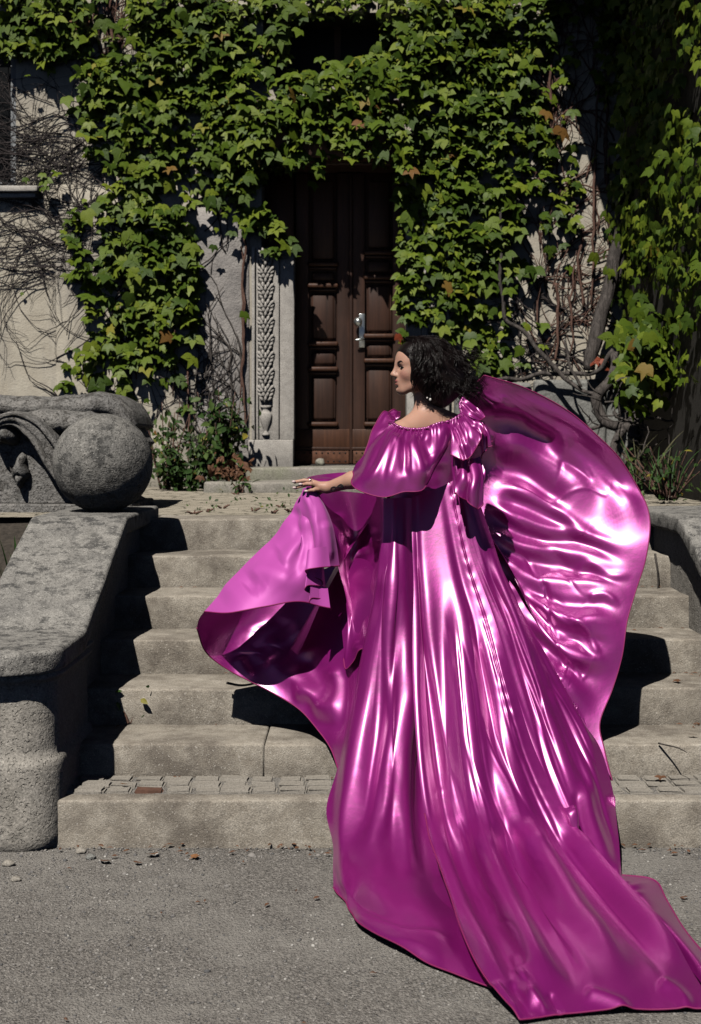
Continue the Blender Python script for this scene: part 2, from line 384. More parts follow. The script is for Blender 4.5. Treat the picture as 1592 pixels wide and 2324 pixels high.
def rr_plan(x0, x1, y0, y1, rad, n=10, off=0):
    """plan outline with two rounded front corners"""
    x0 -= off; x1 += off; y0 -= off
    p = [(x0, y1)]
    for a in np.linspace(math.pi, 1.5 * math.pi, n): p.append((x0 + rad + rad * math.cos(a), y0 + rad + rad * math.sin(a)))
    for a in np.linspace(1.5 * math.pi, 2 * math.pi, n): p.append((x1 - rad + rad * math.cos(a), y0 + rad + rad * math.sin(a)))
    p.append((x1, y1)); return p
def cheek(name, xa, xb, label):
    """stepped side wall of the stairs: newel, wall and one long sloping coping"""
    root = empty(name, ((xa + xb) / 2, 5.2, 0)); tag(root, label, 'stone wall')
    # newel: rings of the plan outline
    lev = [(0.0, .01), (.02, .022), (.30, .020), (.325, .014), (.335, 0.0), (.60, -.006), (.615, .004), (.622, .016), (.635, .018), (.645, .004), (.652, .006), (.66, .022), (.672, .026)]
    fine = []
    for i in range(len(lev) - 1):
        (za, oa), (zb, ob) = lev[i], lev[i+1]; m = max(1, int((zb - za) / .03))
        for j in range(m): fine.append((za + (zb - za) * j / m, oa + (ob - oa) * j / m))
    fine.append(lev[-1]); v = []; f = []
    for z, off in fine:
        pl = rr_plan(xa - .012, xb + .022, 5.20, 5.9, .135, 12, off)
        for (x, y) in pl:
            d = .007 * mnoise.noise(Vector((x * 6, y * 6, z * 6))) + .004 * mnoise.noise(Vector((x * 19, y * 19, z * 19)))
            v.append((x, y + d, z + (d if z > .01 else 0)))
    n = len(pl)
    for i in range(len(fine) - 1):
        for j in range(n - 1): f.append((i*n+j, i*n+j+1, (i+1)*n+j+1, (i+1)*n+j))
    f.append(tuple((len(fine) - 1) * n + j for j in range(n)))
    keep(mesh_obj('newel_post', v, f, M['newel_stone'], None, True), root)
    # wall body under the coping
    prof = [(5.7, 0), (5.7, .66), (5.74, .67), (6.77, 1.05), (7.80, 1.06), (7.80, 0)]
    v = [(x, y, z) for x in (xa + .01, xb - .01) for y, z in prof]; n = len(prof)
    f = [tuple(range(n - 1, -1, -1)), tuple(range(n, 2 * n))] + [(i, (i + 1) % n, (i + 1) % n + n, i + n) for i in range(n)]
    keep(mesh_obj('wall_body', v, f, M['newel_stone']), root)
    # coping swept along the slope
    kp = [(5.12, .724), (5.16, .732), (5.24, .735), (5.66, .738), (5.715, .742), (5.76, .758), (6.72, 1.122), (6.765, 1.136), (6.82, 1.14), (7.86, 1.14)]
    path = []
    for i in range(len(kp) - 1):
        m = max(1, int((kp[i+1][0] - kp[i][0]) / .035)); path += [(kp[i][0] + (kp[i+1][0] - kp[i][0]) * j / m, kp[i][1] + (kp[i+1][1] - kp[i][1]) * j / m) for j in range(m)]
    path.append(kp[-1])
    th = .085; xa2, xb2 = xa - .045, xb + .05; v = []; f = []; rad = .19
    for i, (y, z) in enumerate(path):
        ins = 0
        if y < 5.12 + rad:
            q = (5.12 + rad - y) / rad; ins = rad * (1 - math.sqrt(max(0, 1 - min(q, .999) ** 2)))
        x0, x1 = xa2 + ins, xb2 - ins; r = .017
        sec = []
        for (cx, cz, a0) in ((x0 + r, -th + r, 180), (x1 - r, -th + r, 270), (x1 - r, -r, 0), (x0 + r, -r, 90)):
            for a in (0, 30, 60, 90): sec.append((cx + r * math.cos(R(a0 + a)), cz + r * math.sin(R(a0 + a))))
        # extra points across the top so it can be worn
        top = [(x1 - r - (x1 - x0 - 2 * r) * t, 0) for t in np.linspace(0, 1, 9)[1:-1]]
        sec = sec[:12] + top + sec[12:]
        edge = .018 if i in (0,) else 0
        for (x, dz) in sec:
            d = .004 * mnoise.noise(Vector((x * 7, y * 7, z * 7))) + .003 * mnoise.noise(Vector((x * 23, y * 23, 2)))
            v.append((x + d, y, z + dz * (1 - edge * 8) + d))
    n = len(sec)
    for i in range(len(path) - 1):
        for j in range(n): f.append((i*n+j, i*n+(j+1) % n, (i+1)*n+(j+1) % n, (i+1)*n+j))
    f.append(tuple(range(n - 1, -1, -1))); f.append(tuple((len(path) - 1) * n + j for j in range(n)))
    keep(mesh_obj('coping', v, f, M['old_stone'], None, True), root)
    return root
cheek('stair_wall', -1.475, -1.11, 'weathered stone stair wall with rounded newel at left carrying the ball')
cheek('stair_wall', 1.60, 2.12, 'rough stone stair wall with sloping coping at the right edge')

# stone ball on the left wall
bm = bmesh.new(); bmesh.ops.create_icosphere(bm, subdivisions=5, radius=.252)
for v in bm.verts:
    d = .003 * mnoise.noise(v.co * 5) + .002 * mnoise.noise(v.co * 18); v.co *= 1 + d / .252
    v.co.z = max(v.co.z, -.246)
o = bm_obj('stone_ball', bm, M['ball_stone'], None, True); o.location = (-1.255, 7.22, 1.385)
tag(o, 'large grey granite ball resting on the left stair wall', 'ball')

# ---------------------------------------------------------------- carved stone bench end, left behind the ball
bench = empty('stone_bench', (-2.2, 8.6, 1.05)); tag(bench, 'dark carved stone bench with scrolled arm behind the ball', 'bench')
BY = 8.55
def b_x(px): return (px - 42 - CXP) * BY / FPX
def b_z(py): return CAM_H - (py - HORP) * BY / FPX
keep(rough_box('plinth', b_x(-260), b_x(342), BY - .14, BY + .9, b_z(1260), b_z(1196), M['bench_stone'], None, .012, 2, .2, .006, 3), bench)
keep(rough_box('moulding', b_x(-260), b_x(348), BY - .17, BY + .92, b_z(1193), b_z(1178), M['bench_stone'], None, .01, 3, .3, .003, 4), bench)
keep(rough_box('base_slab', b_x(-260), b_x(345), BY - .12, BY + .9, b_z(1176), b_z(1143), M['bench_stone'], None, .01, 2, .2, .004, 5), bench)
# panel: a slab whose right edge follows the scroll
out = [(-250, 1141), (335, 1141), (300, 1120), (235, 1105), (190, 1060), (160, 1000), (140, 950), (60, 940), (-60, 935), (-250, 940)]
v = [(b_x(x), BY + dy, b_z(y)) for dy in (0, .7) for x, y in out]; n = len(out)
f = [tuple(range(n)), tuple(range(2 * n - 1, n - 1, -1))] + [(i, i + n, (i + 1) % n + n, (i + 1) % n) for i in range(n)]
keep(mesh_obj('panel', v, f, M['bench_stone']), bench)
def sweep_band(name, pts, widths, depth, mat, y0, ridge=True):
    """a rounded ridge following a line on the front, going back by depth"""
    c = cr(pts, 50); w = np.interp(np.linspace(0, 1, 50), np.linspace(0, 1, len(widths)), widths)
    t = np.gradient(c, axis=0); t /= np.linalg.norm(t, axis=1)[:, None]; nn = np.c_[t[:, 1], -t[:, 0]]
    prof = [(-1, depth), (-1, .10), (-.9, .03), (-.62, -.01), (-.5, .03), (-.25, .012), (0, .0), (.3, .012), (.5, .03), (.62, -.01), (.9, .03), (1, .10), (1, depth)]
    if not ridge: prof = [(-1, depth), (-1, .14), (-.9, .06), (-.6, .0), (-.3, -.02), (0, -.03), (.3, -.02), (.6, .0), (.9, .06), (1, .14), (1, depth)]
    v = []; f = []
    for i in range(50):
        for s, d in prof:
            q = c[i] + nn[i] * s * w[i]; dd = .006 * mnoise.noise(Vector((q[0] * .04, q[1] * .04, d * 9))) + (0 if ridge else .010 * max(0, math.cos(i / 50 * 6.283 * 5.5 + d * 3)) ** 12)
            v.append((b_x(q[0]), y0 + d + dd, b_z(q[1]) + dd))
    m = len(prof)
    for i in range(49):
        for j in range(m - 1): f.append((i*m+j, (i+1)*m+j, (i+1)*m+j+1, i*m+j+1))
    f.append(tuple(range(m))); f.append(tuple(49 * m + j for j in range(m - 1, -1, -1)))
    return keep(mesh_obj(name, v, f, mat, None, True), bench)
sweep_band('scroll', [(52, 1002), (40, 985), (48, 962), (80, 952), (118, 968), (150, 1005), (178, 1050), (215, 1095), (268, 1118), (335, 1124)], [9, 14, 19, 24, 27, 28, 27, 24, 21, 17], .62, M['bench_stone'], BY - .13)
sweep_band('arm_roll', [(70, 962), (130, 958), (190, 962), (250, 968), (300, 985), (338, 1020)], [26, 30, 32, 31, 28, 22], .75, M['bench_stone'], BY + .05, False)
sweep_band('arm_roll', [(-80, 918), (-10, 918), (60, 924), (130, 926), (200, 922), (262, 918), (300, 942), (318, 975)], [22, 26, 30, 31, 32, 33, 26, 20], .8, M['bench_stone'], BY + .28, False)
def blob(name, cx, cy, rx, ry, d, lobes, parent, seed):
    bm = bmesh.new(); bmesh.ops.create_icosphere(bm, subdivisions=3, radius=1)
    for v in bm.verts:
        a = math.atan2(v.co.z, v.co.x); k = 1 + .22 * math.cos(lobes * a + seed) + .25 * mnoise.noise(v.co * 2.3 + Vector((seed, 0, 0)))
        v.co = Vector((v.co.x * rx * k, v.co.y * d, v.co.z * ry * k))
    o = bm_obj(name, bm, M['bench_stone'], None, True); o.location = (b_x(cx), BY, b_z(cy)); keep(o, parent)
ps = BY / FPX
blob('volute_eye', 62, 985, 24 * ps, 26 * ps, .14, 2, bench, 1)
blob('carved_leaf', 92, 1062, 18 * ps, 30 * ps, .09, 3, bench, 2)
blob('carved_leaf', 10, 1075, 22 * ps, 40 * ps, .11, 4, bench, 3)
blob('carved_leaf', 90, 1090, 10 * ps, 16 * ps, .10, 3, bench, 5)
blob('carved_leaf', -4, 960, 24 * ps, 60 * ps, .16, 3, bench, 7)

# ================================================================ the house front
WY = 12.70
def w_x(px, Y=WY): return (px - CXP) * Y / FPX
def w_z(py, Y=WY): return CAM_H - (py - HORP) * Y / FPX
house = empty('house', (0, WY, 1.08)); tag(house, 'plastered old house front with a dark double door, overgrown with ivy', 'house')
def facade(name, x0, x1, z0, z1, holes, Y, depth, mat, split=()):
    xs = sorted({x0, x1, *[h[0] for h in holes], *[h[1] for h in holes], *split}); zs = sorted({z0, z1, *[h[2] for h in holes], *[h[3] for h in holes]})
    g = Geo(); 
    def solid(i, j):
        if not (0 <= i < len(xs) - 1 and 0 <= j < len(zs) - 1): return False
        cx, cz = (xs[i] + xs[i+1]) / 2, (zs[j] + zs[j+1]) / 2
        return not any(h[0] < cx < h[1] and h[2] < cz < h[3] for h in holes)
    for i in range(len(xs) - 1):
        for j in range(len(zs) - 1):
            if not solid(i, j): continue
            a, b, c, d = xs[i], xs[i+1], zs[j], zs[j+1]; B = Y + depth
            g.add([(a, Y, c), (b, Y, c), (b, Y, d), (a, Y, d)], [(0, 1, 2, 3)]); g.add([(a, B, c), (b, B, c), (b, B, d), (a, B, d)], [(3, 2, 1, 0)])
            if not solid(i-1, j): g.add([(a, Y, c), (a, Y, d), (a, B, d), (a, B, c)], [(0, 1, 2, 3)])
            if not solid(i+1, j): g.add([(b, Y, c), (b, Y, d), (b, B, d), (b, B, c)], [(3, 2, 1, 0)])
            if not solid(i, j-1): g.add([(a, Y, c), (b, Y, c), (b, B, c), (a, B, c)], [(3, 2, 1, 0)])
            if not solid(i, j+1): g.add([(a, Y, d), (b, Y, d), (b, B, d), (a, B, d)], [(0, 1, 2, 3)])
    return g.build(name, mat, None, False)
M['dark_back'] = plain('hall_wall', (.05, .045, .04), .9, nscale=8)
ZT = w_z(562)
HOLES = [(-.515, .515, 1.0, 3.98), (w_x(594), -.515, ZT, 3.98), (-.78, .55, 4.66, 5.32), (-3.9, -2.985, 3.76, 5.1)]
keep(facade('wall', -6, 2.46, .8, 6.6, HOLES, WY, .55, M['plaster']), house)
# stained strip beside the door, lesene and seams that break the plaster
keep(rough_box('stained_strip', w_x(446), w_x(566) , WY - .012, WY + .2, 1.0, w_z(470), M['stained'], None, .006, 1, .3, .006, 8), house)
keep(rough_box('lesene', w_x(128), w_x(448) - .004, WY - .020, WY + .2, 1.0, w_z(420), M['plaster'], None, .008, 1, .3, .008, 9), house)
# left window: sill, frame, pane
win = rough_box('window_sill', w_x(-300), w_x(92), WY - .13, WY + .1, 3.70, 3.755, M['sandstone'], None, .012, 2, .2, .003, 2); keep(win, house)
keep(rough_box('sill_moulding', w_x(-300), w_x(86), WY - .08, WY + .1, 3.655, 3.698, M['sandstone'], None, .012, 2, .2, .003, 6), house)
fr = Geo()
def gbox(g, x0, x1, y0, y1, z0, z1):
    v = [(x, y, z) for z in (z0, z1) for y in (y0, y1) for x in (x0, x1)]
    g.add(v, [(0, 2, 3, 1), (4, 5, 7, 6), (0, 1, 5, 4), (2, 6, 7, 3), (0, 4, 6, 2), (1, 3, 7, 5)])
gbox(fr, -3.06, -2.986, WY + .12, WY + .2, 3.757, 5.1); gbox(fr, -3.9, -3.061, WY + .12, WY + .2, 3.757, 3.83)
wf = fr.build('window_frame', M['grey_frame'], None, False); keep(wf, house)
keep(mesh_obj('window_pane', [(-3.9, WY + .17, 3.8), (-3.0, WY + .17, 3.8), (-3.0, WY + .17, 5.1), (-3.9, WY + .17, 5.1)], [(0, 1, 2, 3)], M['glass']), house)
# dark window over the door
keep(mesh_obj('window_pane', [(-.8, WY + .5, 4.6), (.6, WY + .5, 4.6), (.6, WY + .5, 5.4), (-.8, WY + .5, 5.4)], [(0, 1, 2, 3)], M['glass']), house)
fr = Geo()
for x in (-.12,): gbox(fr, x - .03, x + .03, WY + .44, WY + .49, 4.66, 5.32)
gbox(fr, -.78, .55, WY + .435, WY + .492, 4.66, 4.74); keep(fr.build('window_frame', M['wood'], None, False), house)
# plinth blocks right of the door
for (xa, xb, za, zb, s) in ((1030, 1205, 1080, 868, 1), (1208, 1372, 1075, 862, 2), (1375, 1440, 1080, 880, 3), (1030, 1250, 1130, 1083, 4), (1253, 1440, 1130, 1084, 5)):
    keep(rough_box('plinth_stone', w_x(xa), w_x(xb), WY - .12, WY + .1, w_z(za), w_z(zb), M['boulder'], None, .035, 3, .12, .02, s), house)
# doorsteps
keep(rough_box('doorstep', w_x(462, 11.44), 1.35, 11.44, 13.0, 1.04, 1.166, M['doorstep'], None, .022, 3, .2, .008, 3), house)
keep(rough_box('doorstep', w_x(558, 12.08), 1.06, 12.08, 13.2, 1.12, 1.27, M['doorstep'], None, .018, 3, .2, .007, 4), house)

keep(rough_box('shade_niche_board', w_x(594) - .02, -.52, WY + .42, WY + .5, ZT - .05, 3.98, M['wood'], None, .004, 1, .5, .002, 3), house)  # dark board in a recess added to hold the shade above the left pilaster
# ---- pilasters
def boss_mesh():
    g = Geo(); 
    for row, (zz, nn, sp) in enumerate(((-.045, 3, 50), (-.012, 4, 60), (.025, 5, 66), (.055, 4, 58))):
        for i in range(nn):
            a = R(-sp + 2 * sp * i / (nn - 1)); L = .055 + .006 * row
            bm = bmesh.new(); bmesh.ops.create_icosphere(bm, subdivisions=1, radius=1)
            for v in bm.verts: v.co = Vector((v.co.x * .017, v.co.y * .016, v.co.z * .032))
            bmesh.ops.rotate(bm, verts=bm.verts, cent=(0, 0, 0), matrix=Matrix.Rotation(a * .8, 3, 'Y'))
            bmesh.ops.translate(bm, verts=bm.verts, vec=(math.sin(a) * L * .95, -.012 - .024 * math.cos(a) - .006 * row, zz + .012 * math.cos(a)))
            bm.verts.ensure_lookup_table(); idx = {v: k for k, v in enumerate(bm.verts)}
            g.add([v.co[:] for v in bm.verts], [tuple(idx[v] for v in f.verts) for f in bm.faces]); bm.free()
    pts = [(0, 0, -.08), (0, 0, .0), (0, 0, .07)]; g.tube(cr(pts, 8), [.02, .045, .03], 8)
    me = bpy.data.meshes.new('carved_boss'); me.from_pydata([tuple(v) for v in np.concatenate(g.v)], [], g.f); me.update()
    me.polygons.foreach_set('use_smooth', [True] * len(me.polygons)); me.materials.append(M['carved']); return me
BOSS = boss_mesh()
def lathe_geo(prof, n=14):
    v = []; f = []; m = len(prof)
    for i in range(n):
        a = 2 * math.pi * i / n
        for r, z in prof: v.append((r * math.cos(a), r * math.sin(a), z))
    for i in range(n):
        for j in range(m - 1): f.append((i*m+j, ((i+1) % n)*m+j, ((i+1) % n)*m+j+1, i*m+j+1))
    return v, f
def pilaster(s):
    x = lambda px: s * abs(w_x(px))
    def bx(name, pa, pb, y0, za, zb, seed, mat='sandstone', bev=.008):
        a, b = sorted((x(pa), x(pb))); return keep(rough_box(name, a, b, y0, WY + .3, za, zb, M[mat], None, bev, 2, .25, .004, seed), house)
    bx('pilaster_base', 566, 667, WY - .10, 1.262, w_z(998), 1)
    top = ZT - .002 if s < 0 else 3.6
    bx('pilaster_shaft', 574, 634, WY - .035, w_z(998), top, 2)
    bx('pilaster_jamb', 635, 668.5, WY - .045, w_z(998), top if s < 0 else 3.95, 3)
    bx('pilaster_fillet', 573, 580, WY - .075, w_z(998), top, 4, bev=.004); bx('pilaster_fillet', 583, 588, WY - .060, w_z(998), top, 5, bev=.004)
    bx('pilaster_fillet', 621, 634.5, WY - .068, w_z(998), top, 6, bev=.004)
    for i in range(9):
        o = bpy.data.objects.new('carved_boss', BOSS); COL.objects.link(o); o.location = (x(604.5), WY - .045, w_z(590 + i * 38.2)); o.scale = (.95, 1, 1.02)
        o.rotation_euler = (0, 0, 0); keep(o, house)
    v, f = lathe_geo([(.0, -.13), (.035, -.13), (.03, -.115), (.014, -.10), (.014, -.085), (.03, -.06), (.05, .0), (.056, .05), (.045, .075), (.03, .085), (.03, .11), (.05, .12), (.05, .135), (0, .137)])
    o = mesh_obj('carved_vase', v, f, M['carved'], None, True); o.location = (x(604.5), WY - .04, w_z(955)); o.scale = (1, .7, 1); keep(o, house)
pilaster(-1); pilaster(1)

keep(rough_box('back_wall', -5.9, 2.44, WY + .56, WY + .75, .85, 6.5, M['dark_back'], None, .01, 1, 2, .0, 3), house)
# ---- double door
DY = 13.08
def d_x(px): return w_x(px, DY)
def d_z(py): return w_z(py, DY)
door = empty('door', (0, DY, 1.27)); keep(door, house)
def part(name, x0, x1, y0, y1, z0, z1, mat='wood', bev=.006, seed=0):
    o = rough_box(name, x0, x1, y0, y1, z0, z1, M[mat], None, bev, 2, .5, .002, seed); o.parent = door
    o.matrix_parent_inverse = Matrix.Translation(Vector(door.location) + Vector(house.location)).inverted() if False else Matrix.Translation((0, DY, 1.27)).inverted()
    return o
def leaf(xa, xb, ledges, seed):
    xa, xb = d_x(xa), d_x(xb); st = .125
    part('door_board', xa, xb, DY + .055, DY + .10, 1.285, 3.97, seed=seed)
    part('stile', xa + .002, xa + st, DY, DY + .05, 1.29, 3.96, seed=seed + 1); part('stile', xb - st, xb - .002, DY, DY + .05, 1.29, 3.96, seed=seed + 2)
    pa, pb = xa + st + .003, xb - st - .003
    zs = [d_z(y) for y in ledges]            # from top to bottom
    part('bottom_rail', pa, pb, DY + .003, DY + .05, 1.29, d_z(968), seed=seed + 3)
    part('base_board', xa + .004, xb - .004, DY - .018, DY - .001, d_z(1016), d_z(974), 'wood_light', seed=seed + 4)
    part('base_moulding', xa + .004, xb - .004, DY - .03, DY - .001, d_z(1021), d_z(1014.5), 'wood', .004, seed + 5)
    top = 3.96
    for i, z in enumerate(zs):
        part('ledge', pa - .015, pb + .015, DY - .045, DY + .05, z - .022, z + .022, 'wood_light', .015, seed + 6 + i)
        part('ledge', pa - .004, pb + .004, DY - .02, DY + .05, z - .05, z - .024, 'wood', .01, seed + 6 + i)
        part('panel', pa + .012, pb - .012, DY + .012, DY + .06, z + .035, top - .06, 'wood', .03, seed + 20 + i)
        top = z
leaf(671, 796, [600, 649, 781, 838, 963], 40)
leaf(798, 923, [574, 630, 763, 819, 963], 80)
part('cover_strip', d_x(793), d_x(801), DY - .022, DY - .001, 1.29, 3.96, 'wood', .008, 33)
for (a, b) in ((671.5, 792), (802, 922)):
    xa, xb = d_x(a), d_x(b); k = part('kick_plate', xa, xb, DY - .026, DY - .019, d_z(1052), d_z(1023), 'rust', .002, 3); 
    g = Geo()
    for zz in (d_z(1028), d_z(1047)):
        for i in range(9):
            v, f = lathe_geo([(0, .006), (.006, .005), (.009, 0)], 7); v = np.array(v)[:, [0, 2, 1]] * [1, -1, 1]
            g.add(v + np.array([xa + .03 + (xb - xa - .06) * i / 8, DY - .026, zz]), f)
    o = g.build('rivets', M['rivet'], None, True); o.parent = door; o.matrix_parent_inverse = Matrix.Translation((0, DY, 1.27)).inverted()
o = part('handle_plate', d_x(815), d_x(828.5), DY - .012, DY - .001, d_z(789), d_z(712), 'steel', .004, 3)
def door_lathe(name, prof, loc, rot, mat):
    v, f = lathe_geo(prof, 16); o = mesh_obj(name, v, f, mat, None, True); o.rotation_euler = rot; o.location = loc
    o.parent = door; o.matrix_parent_inverse = Matrix.Translation((0, DY, 1.27)).inverted()
door_lathe('door_knob', [(0, -.01), (.012, -.01), (.012, .03), (.02, .036), (.036, .05), (.042, .068), (.036, .088), (.018, .10), (0, .102)], (d_x(818), DY - .012, d_z(732)), (R(90), 0, R(-18)), M['steel'])
g = Geo(); g.tube(cr([(d_x(824), DY - .01, d_z(771)), (d_x(824), DY - .06, d_z(771)), (d_x(820), DY - .07, d_z(771.5)), (d_x(806), DY - .072, d_z(773))], 14), [.013, .012, .011, .009], 8)
o = g.build('door_lever', M['steel']); o.parent = door; o.matrix_parent_inverse = Matrix.Translation((0, DY, 1.27)).inverted()
part('threshold', -.51, .51, DY - .06, DY + .1, 1.262, 1.284, 'rivet', .004, 2)
keep(rough_box('lintel', -.60, .60, WY + .05, WY + .5, 3.97, 4.2, M['wood'], None, .01, 1, .4, .004, 2), house)
keep(rough_box('door_hood', w_x(562), w_x(905), WY - .17, WY + .02, 3.985, 4.5, M['wood'], None, .02, 2, .3, .01, 5), house)
# ---- wing of the house at the right, running towards us
sw = empty('house_wing', (2.45, 11, 1.0)); tag(sw, 'shaded side wall of the house wing at right, hidden under ivy', 'house')
M['dark_wall'] = plain('shade_dark_wall', (.030, .026, .022), .95, nscale=25, namp=.5, bump=.004)  # near-black colour stands in for the deep shade behind the ivy
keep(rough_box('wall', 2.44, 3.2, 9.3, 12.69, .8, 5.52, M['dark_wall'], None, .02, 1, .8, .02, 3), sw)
keep(rough_box('added_shade_eave', 1.67, 3.2, 8.9, 12.69, 5.53, 5.80, M['wood'], None, .02, 1, .8, .02, 4), sw)  # added out of view to cast shade on the wing and its ivy
# ================================================================ ivy
def leaf_verts(kind):
    out = [(0, .06), (.16, .16), (.36, .10), (.50, -.06), (.66, -.46), (.44, -.34), (.26, -.34), (.17, -.58), (0, -1.02)]
    if kind == 1: out = [(0, .08), (.16, .18), (.34, .12), (.46, -.08), (.58, -.52), (.38, -.42), (.23, -.40), (.14, -.62), (0, -.98)]
    if kind == 2: out = [(0, .04), (.20, .14), (.42, .06), (.56, -.14), (.74, -.50), (.46, -.38), (.27, -.36), (.18, -.56), (0, -.92)]
    if kind == 3: out = [(0, .10), (.20, .16), (.36, .06), (.44, -.12), (.50, -.40), (.36, -.42), (.27, -.48), (.16, -.68), (0, -.98)]
    right = out; left = [(-x, y) for x, y in out[1:-1]][::-1]
    ring = right + left; sp = [(0, -.18), (0, -.50)]
    v = []
    for x, y in ring + sp:
        z = .16 * abs(x) ** .8 * (1.0 if kind != 3 else .6) - .55 * x * x - .22 * y * y
        v.append((x, y, z))
    n = len(ring); c0, c1 = n, n + 1; f = []
    for i in range(n):
        j = (i + 1) % n; ym = (ring[i][1] + ring[j][1]) / 2
        f.append((j, i, c0 if ym > -.38 else c1))
    k = next(i for i in range(n) if ring[i][1] <= -.38 and ring[i][0] > 0); 
    f.append((k, k - 1, c0) if False else (c1, c0, k)); f.append((c0, c1, n - k)); 
    return np.array(v), f
LEAVES = []
for kd in range(4):
    v, f = leaf_verts(kd); me = bpy.data.meshes.new('leaf'); 
    v[:, 1] += .10
    me.from_pydata([tuple(q) for q in v], [], f); me.update(); me.polygons.foreach_set('use_smooth', [True] * len(f)); me.materials.append(M['leaf'])
    # make every face look along +z
    bm = bmesh.new(); bm.from_mesh(me)
    for q in bm.faces:
        q.normal_update()
        if q.normal.z < 0: q.normal_flip()
    bm.to_mesh(me); bm.free(); LEAVES.append((v, [tuple(p.vertices) for p in me.polygons], me))

def leaf_frame(out, up, tilt, yaw, roll):
    """columns x (width), y (stalk side), z (upper face) for a leaf on a wall with outward normal out"""
    side = np.cross(out, up)
    n = out * math.cos(tilt) + up * math.sin(tilt); y = up * math.cos(tilt) - out * math.sin(tilt)
    n = n * math.cos(yaw) + side * math.sin(yaw); x = np.cross(y, n); x /= np.linalg.norm(x); n = np.cross(x, y)
    c, s = math.cos(roll), math.sin(roll); return np.c_[x * c + y * s, y * c - x * s, n]

GRID = [  # leaf density on the front wall, 50 sheet units a cell, from the top left
    "9999439999988888889999999547",
    "9999449999988632479999999527",
    "9998769999987300259999999627",
    "1258999999987435899999998536",
    "0013799999888899999999999636",
    "0002699999999999999999998625",
    "0001597889999999999999998634",
    "1100695689999957789999988542",
    "0344789568999980009999876731",
    "0012479885579990009999886642",
    "0015679971489990009999877631",
    "0006799992028920009999766542",
    "0005799990000000008999865421",
    "0200679990000000008888744320",
    "0000679991031000008888744320",
    "0000569950001000007777644310",
    "0005788630000000000007754300",
    "0036764320000000000006543200",
    "0001233120000000000001210000"]
class Ivy:
    def __init__(s, name, label, base):
        s.root = empty(name, base); tag(s.root, label, 'ivy', 'ivy growing over the house'); s.items = []
    def put(s, pos, frame, size, layer): s.items.append((pos, frame, size, layer, random.randrange(4)))
    def finish(s):
        front = [i for i, q in enumerate(s.items) if q[3] == 0]; random.shuffle(front); front.sort(key=lambda i: -s.items[i][2]); pick = set(front[:300])
        inv = Matrix.Translation(s.root.location).inverted(); V = []; F = []; T = []; n = 0
        for i, (pos, fr, size, layer, kd) in enumerate(s.items):
            if i in pick:
                o = bpy.data.objects.new('leaf', LEAVES[kd][2]); COL.objects.link(o)
                m = Matrix([list(fr[r] * size) + [pos[r]] for r in range(3)] + [[0, 0, 0, 1]]); o.parent = s.root; o.matrix_parent_inverse = inv; o.matrix_basis = m
            else:
                v, f, _ = LEAVES[kd]; V.append(v @ (fr * size).T + pos); F += [tuple(a + n for a in q) for q in f]; n += len(v); T += [random.random() * .97] * len(v)
        if V:
            o = mesh_obj('leaf_mass', np.concatenate(V), F, M['leaf_mass'], None, True); o['kind'] = 'stuff'; keep(o, s.root)
            o.data.attributes.new('tone', 'FLOAT', 'POINT').data.foreach_set('value', T)
    def stems(s, lst, mat, name='stem'):
        for pts, rad in lst:
            g = Geo(); g.tube(pts, rad, 8); keep(g.build(name, mat), s.root)

OUT = np.array([0, -1., 0]); UP = np.array([0, 0, 1.])
ivyL = Ivy('ivy_vine', 'green ivy climbing the wall left of the door', (w_x(330), WY - .1, 1.1))
ivyC = Ivy('ivy_vine', 'dense ivy band hanging over the top of the door', (0, WY - .1, 4.0))
ivyR = Ivy('ivy_vine', 'thick curtain of green ivy on the wall right of the door', (w_x(1150), WY - .1, 1.1))
ivyS = Ivy('ivy_vine', 'shaded dark ivy on the house wing at the far right', (2.44, 11, 1.1))
def which(x, y):
    if x < 455 or (x < 560 and y > 430): return ivyL
    if x < 900 and not (x > 860 and y > 420): return ivyC
    return ivyR
for r, row in enumerate(GRID):
    for c, ch in enumerate(row):
        d = int(ch)
        if c >= 23 and d: d = max(1, d - (2 if r > 8 else 1))
        if not d: continue
        for sub in range(36):
            if random.random() > (d / 9) ** 2.0 * .82: continue
            x = c * 50 + random.uniform(0, 50); y = r * 50 + random.uniform(-14, 36)
            nz = mnoise.noise(Vector((x * .021, y * .021, 4.2))) 
            if nz < (-.40 if d == 9 else -.20): continue
            # keep the two shaded recesses open
            if (604 + max(0, y - 470) * .8 < x < 905) and 392 + 50 * mnoise.noise(Vector((x * .03, 1, 7))) < y < 770: continue
            if y > 585 and 560 < x < 680: continue
            layer = 0 if sub % 2 == 0 else 1
            bul = .10 * (d / 9) * max(0, .5 + mnoise.noise(Vector((x * .012, y * .012, 9))))
            if 560 < x < 930 and 170 < y < 420: bul += .19
            if 585 < x < 670 and 385 < y: bul = min(bul, .03)
            dep = random.uniform(.08, .18) + bul if layer == 0 else random.uniform(.015, .05) + bul * .6
            Y = WY - dep; pos = np.array([w_x(x), Y, w_z(y)])
            tilt = R(random.gauss(44, 17)); yaw = R(random.gauss(-4, 24)); roll = R(random.gauss(0, 20))
            size = random.choice((.05, .07, .08, .09, .10, .115, .13, .155)) * random.uniform(.85, 1.12) * (1 if layer == 0 else .9)
            which(x, y).put(pos, leaf_frame(OUT, UP, tilt, yaw, roll), size, layer)
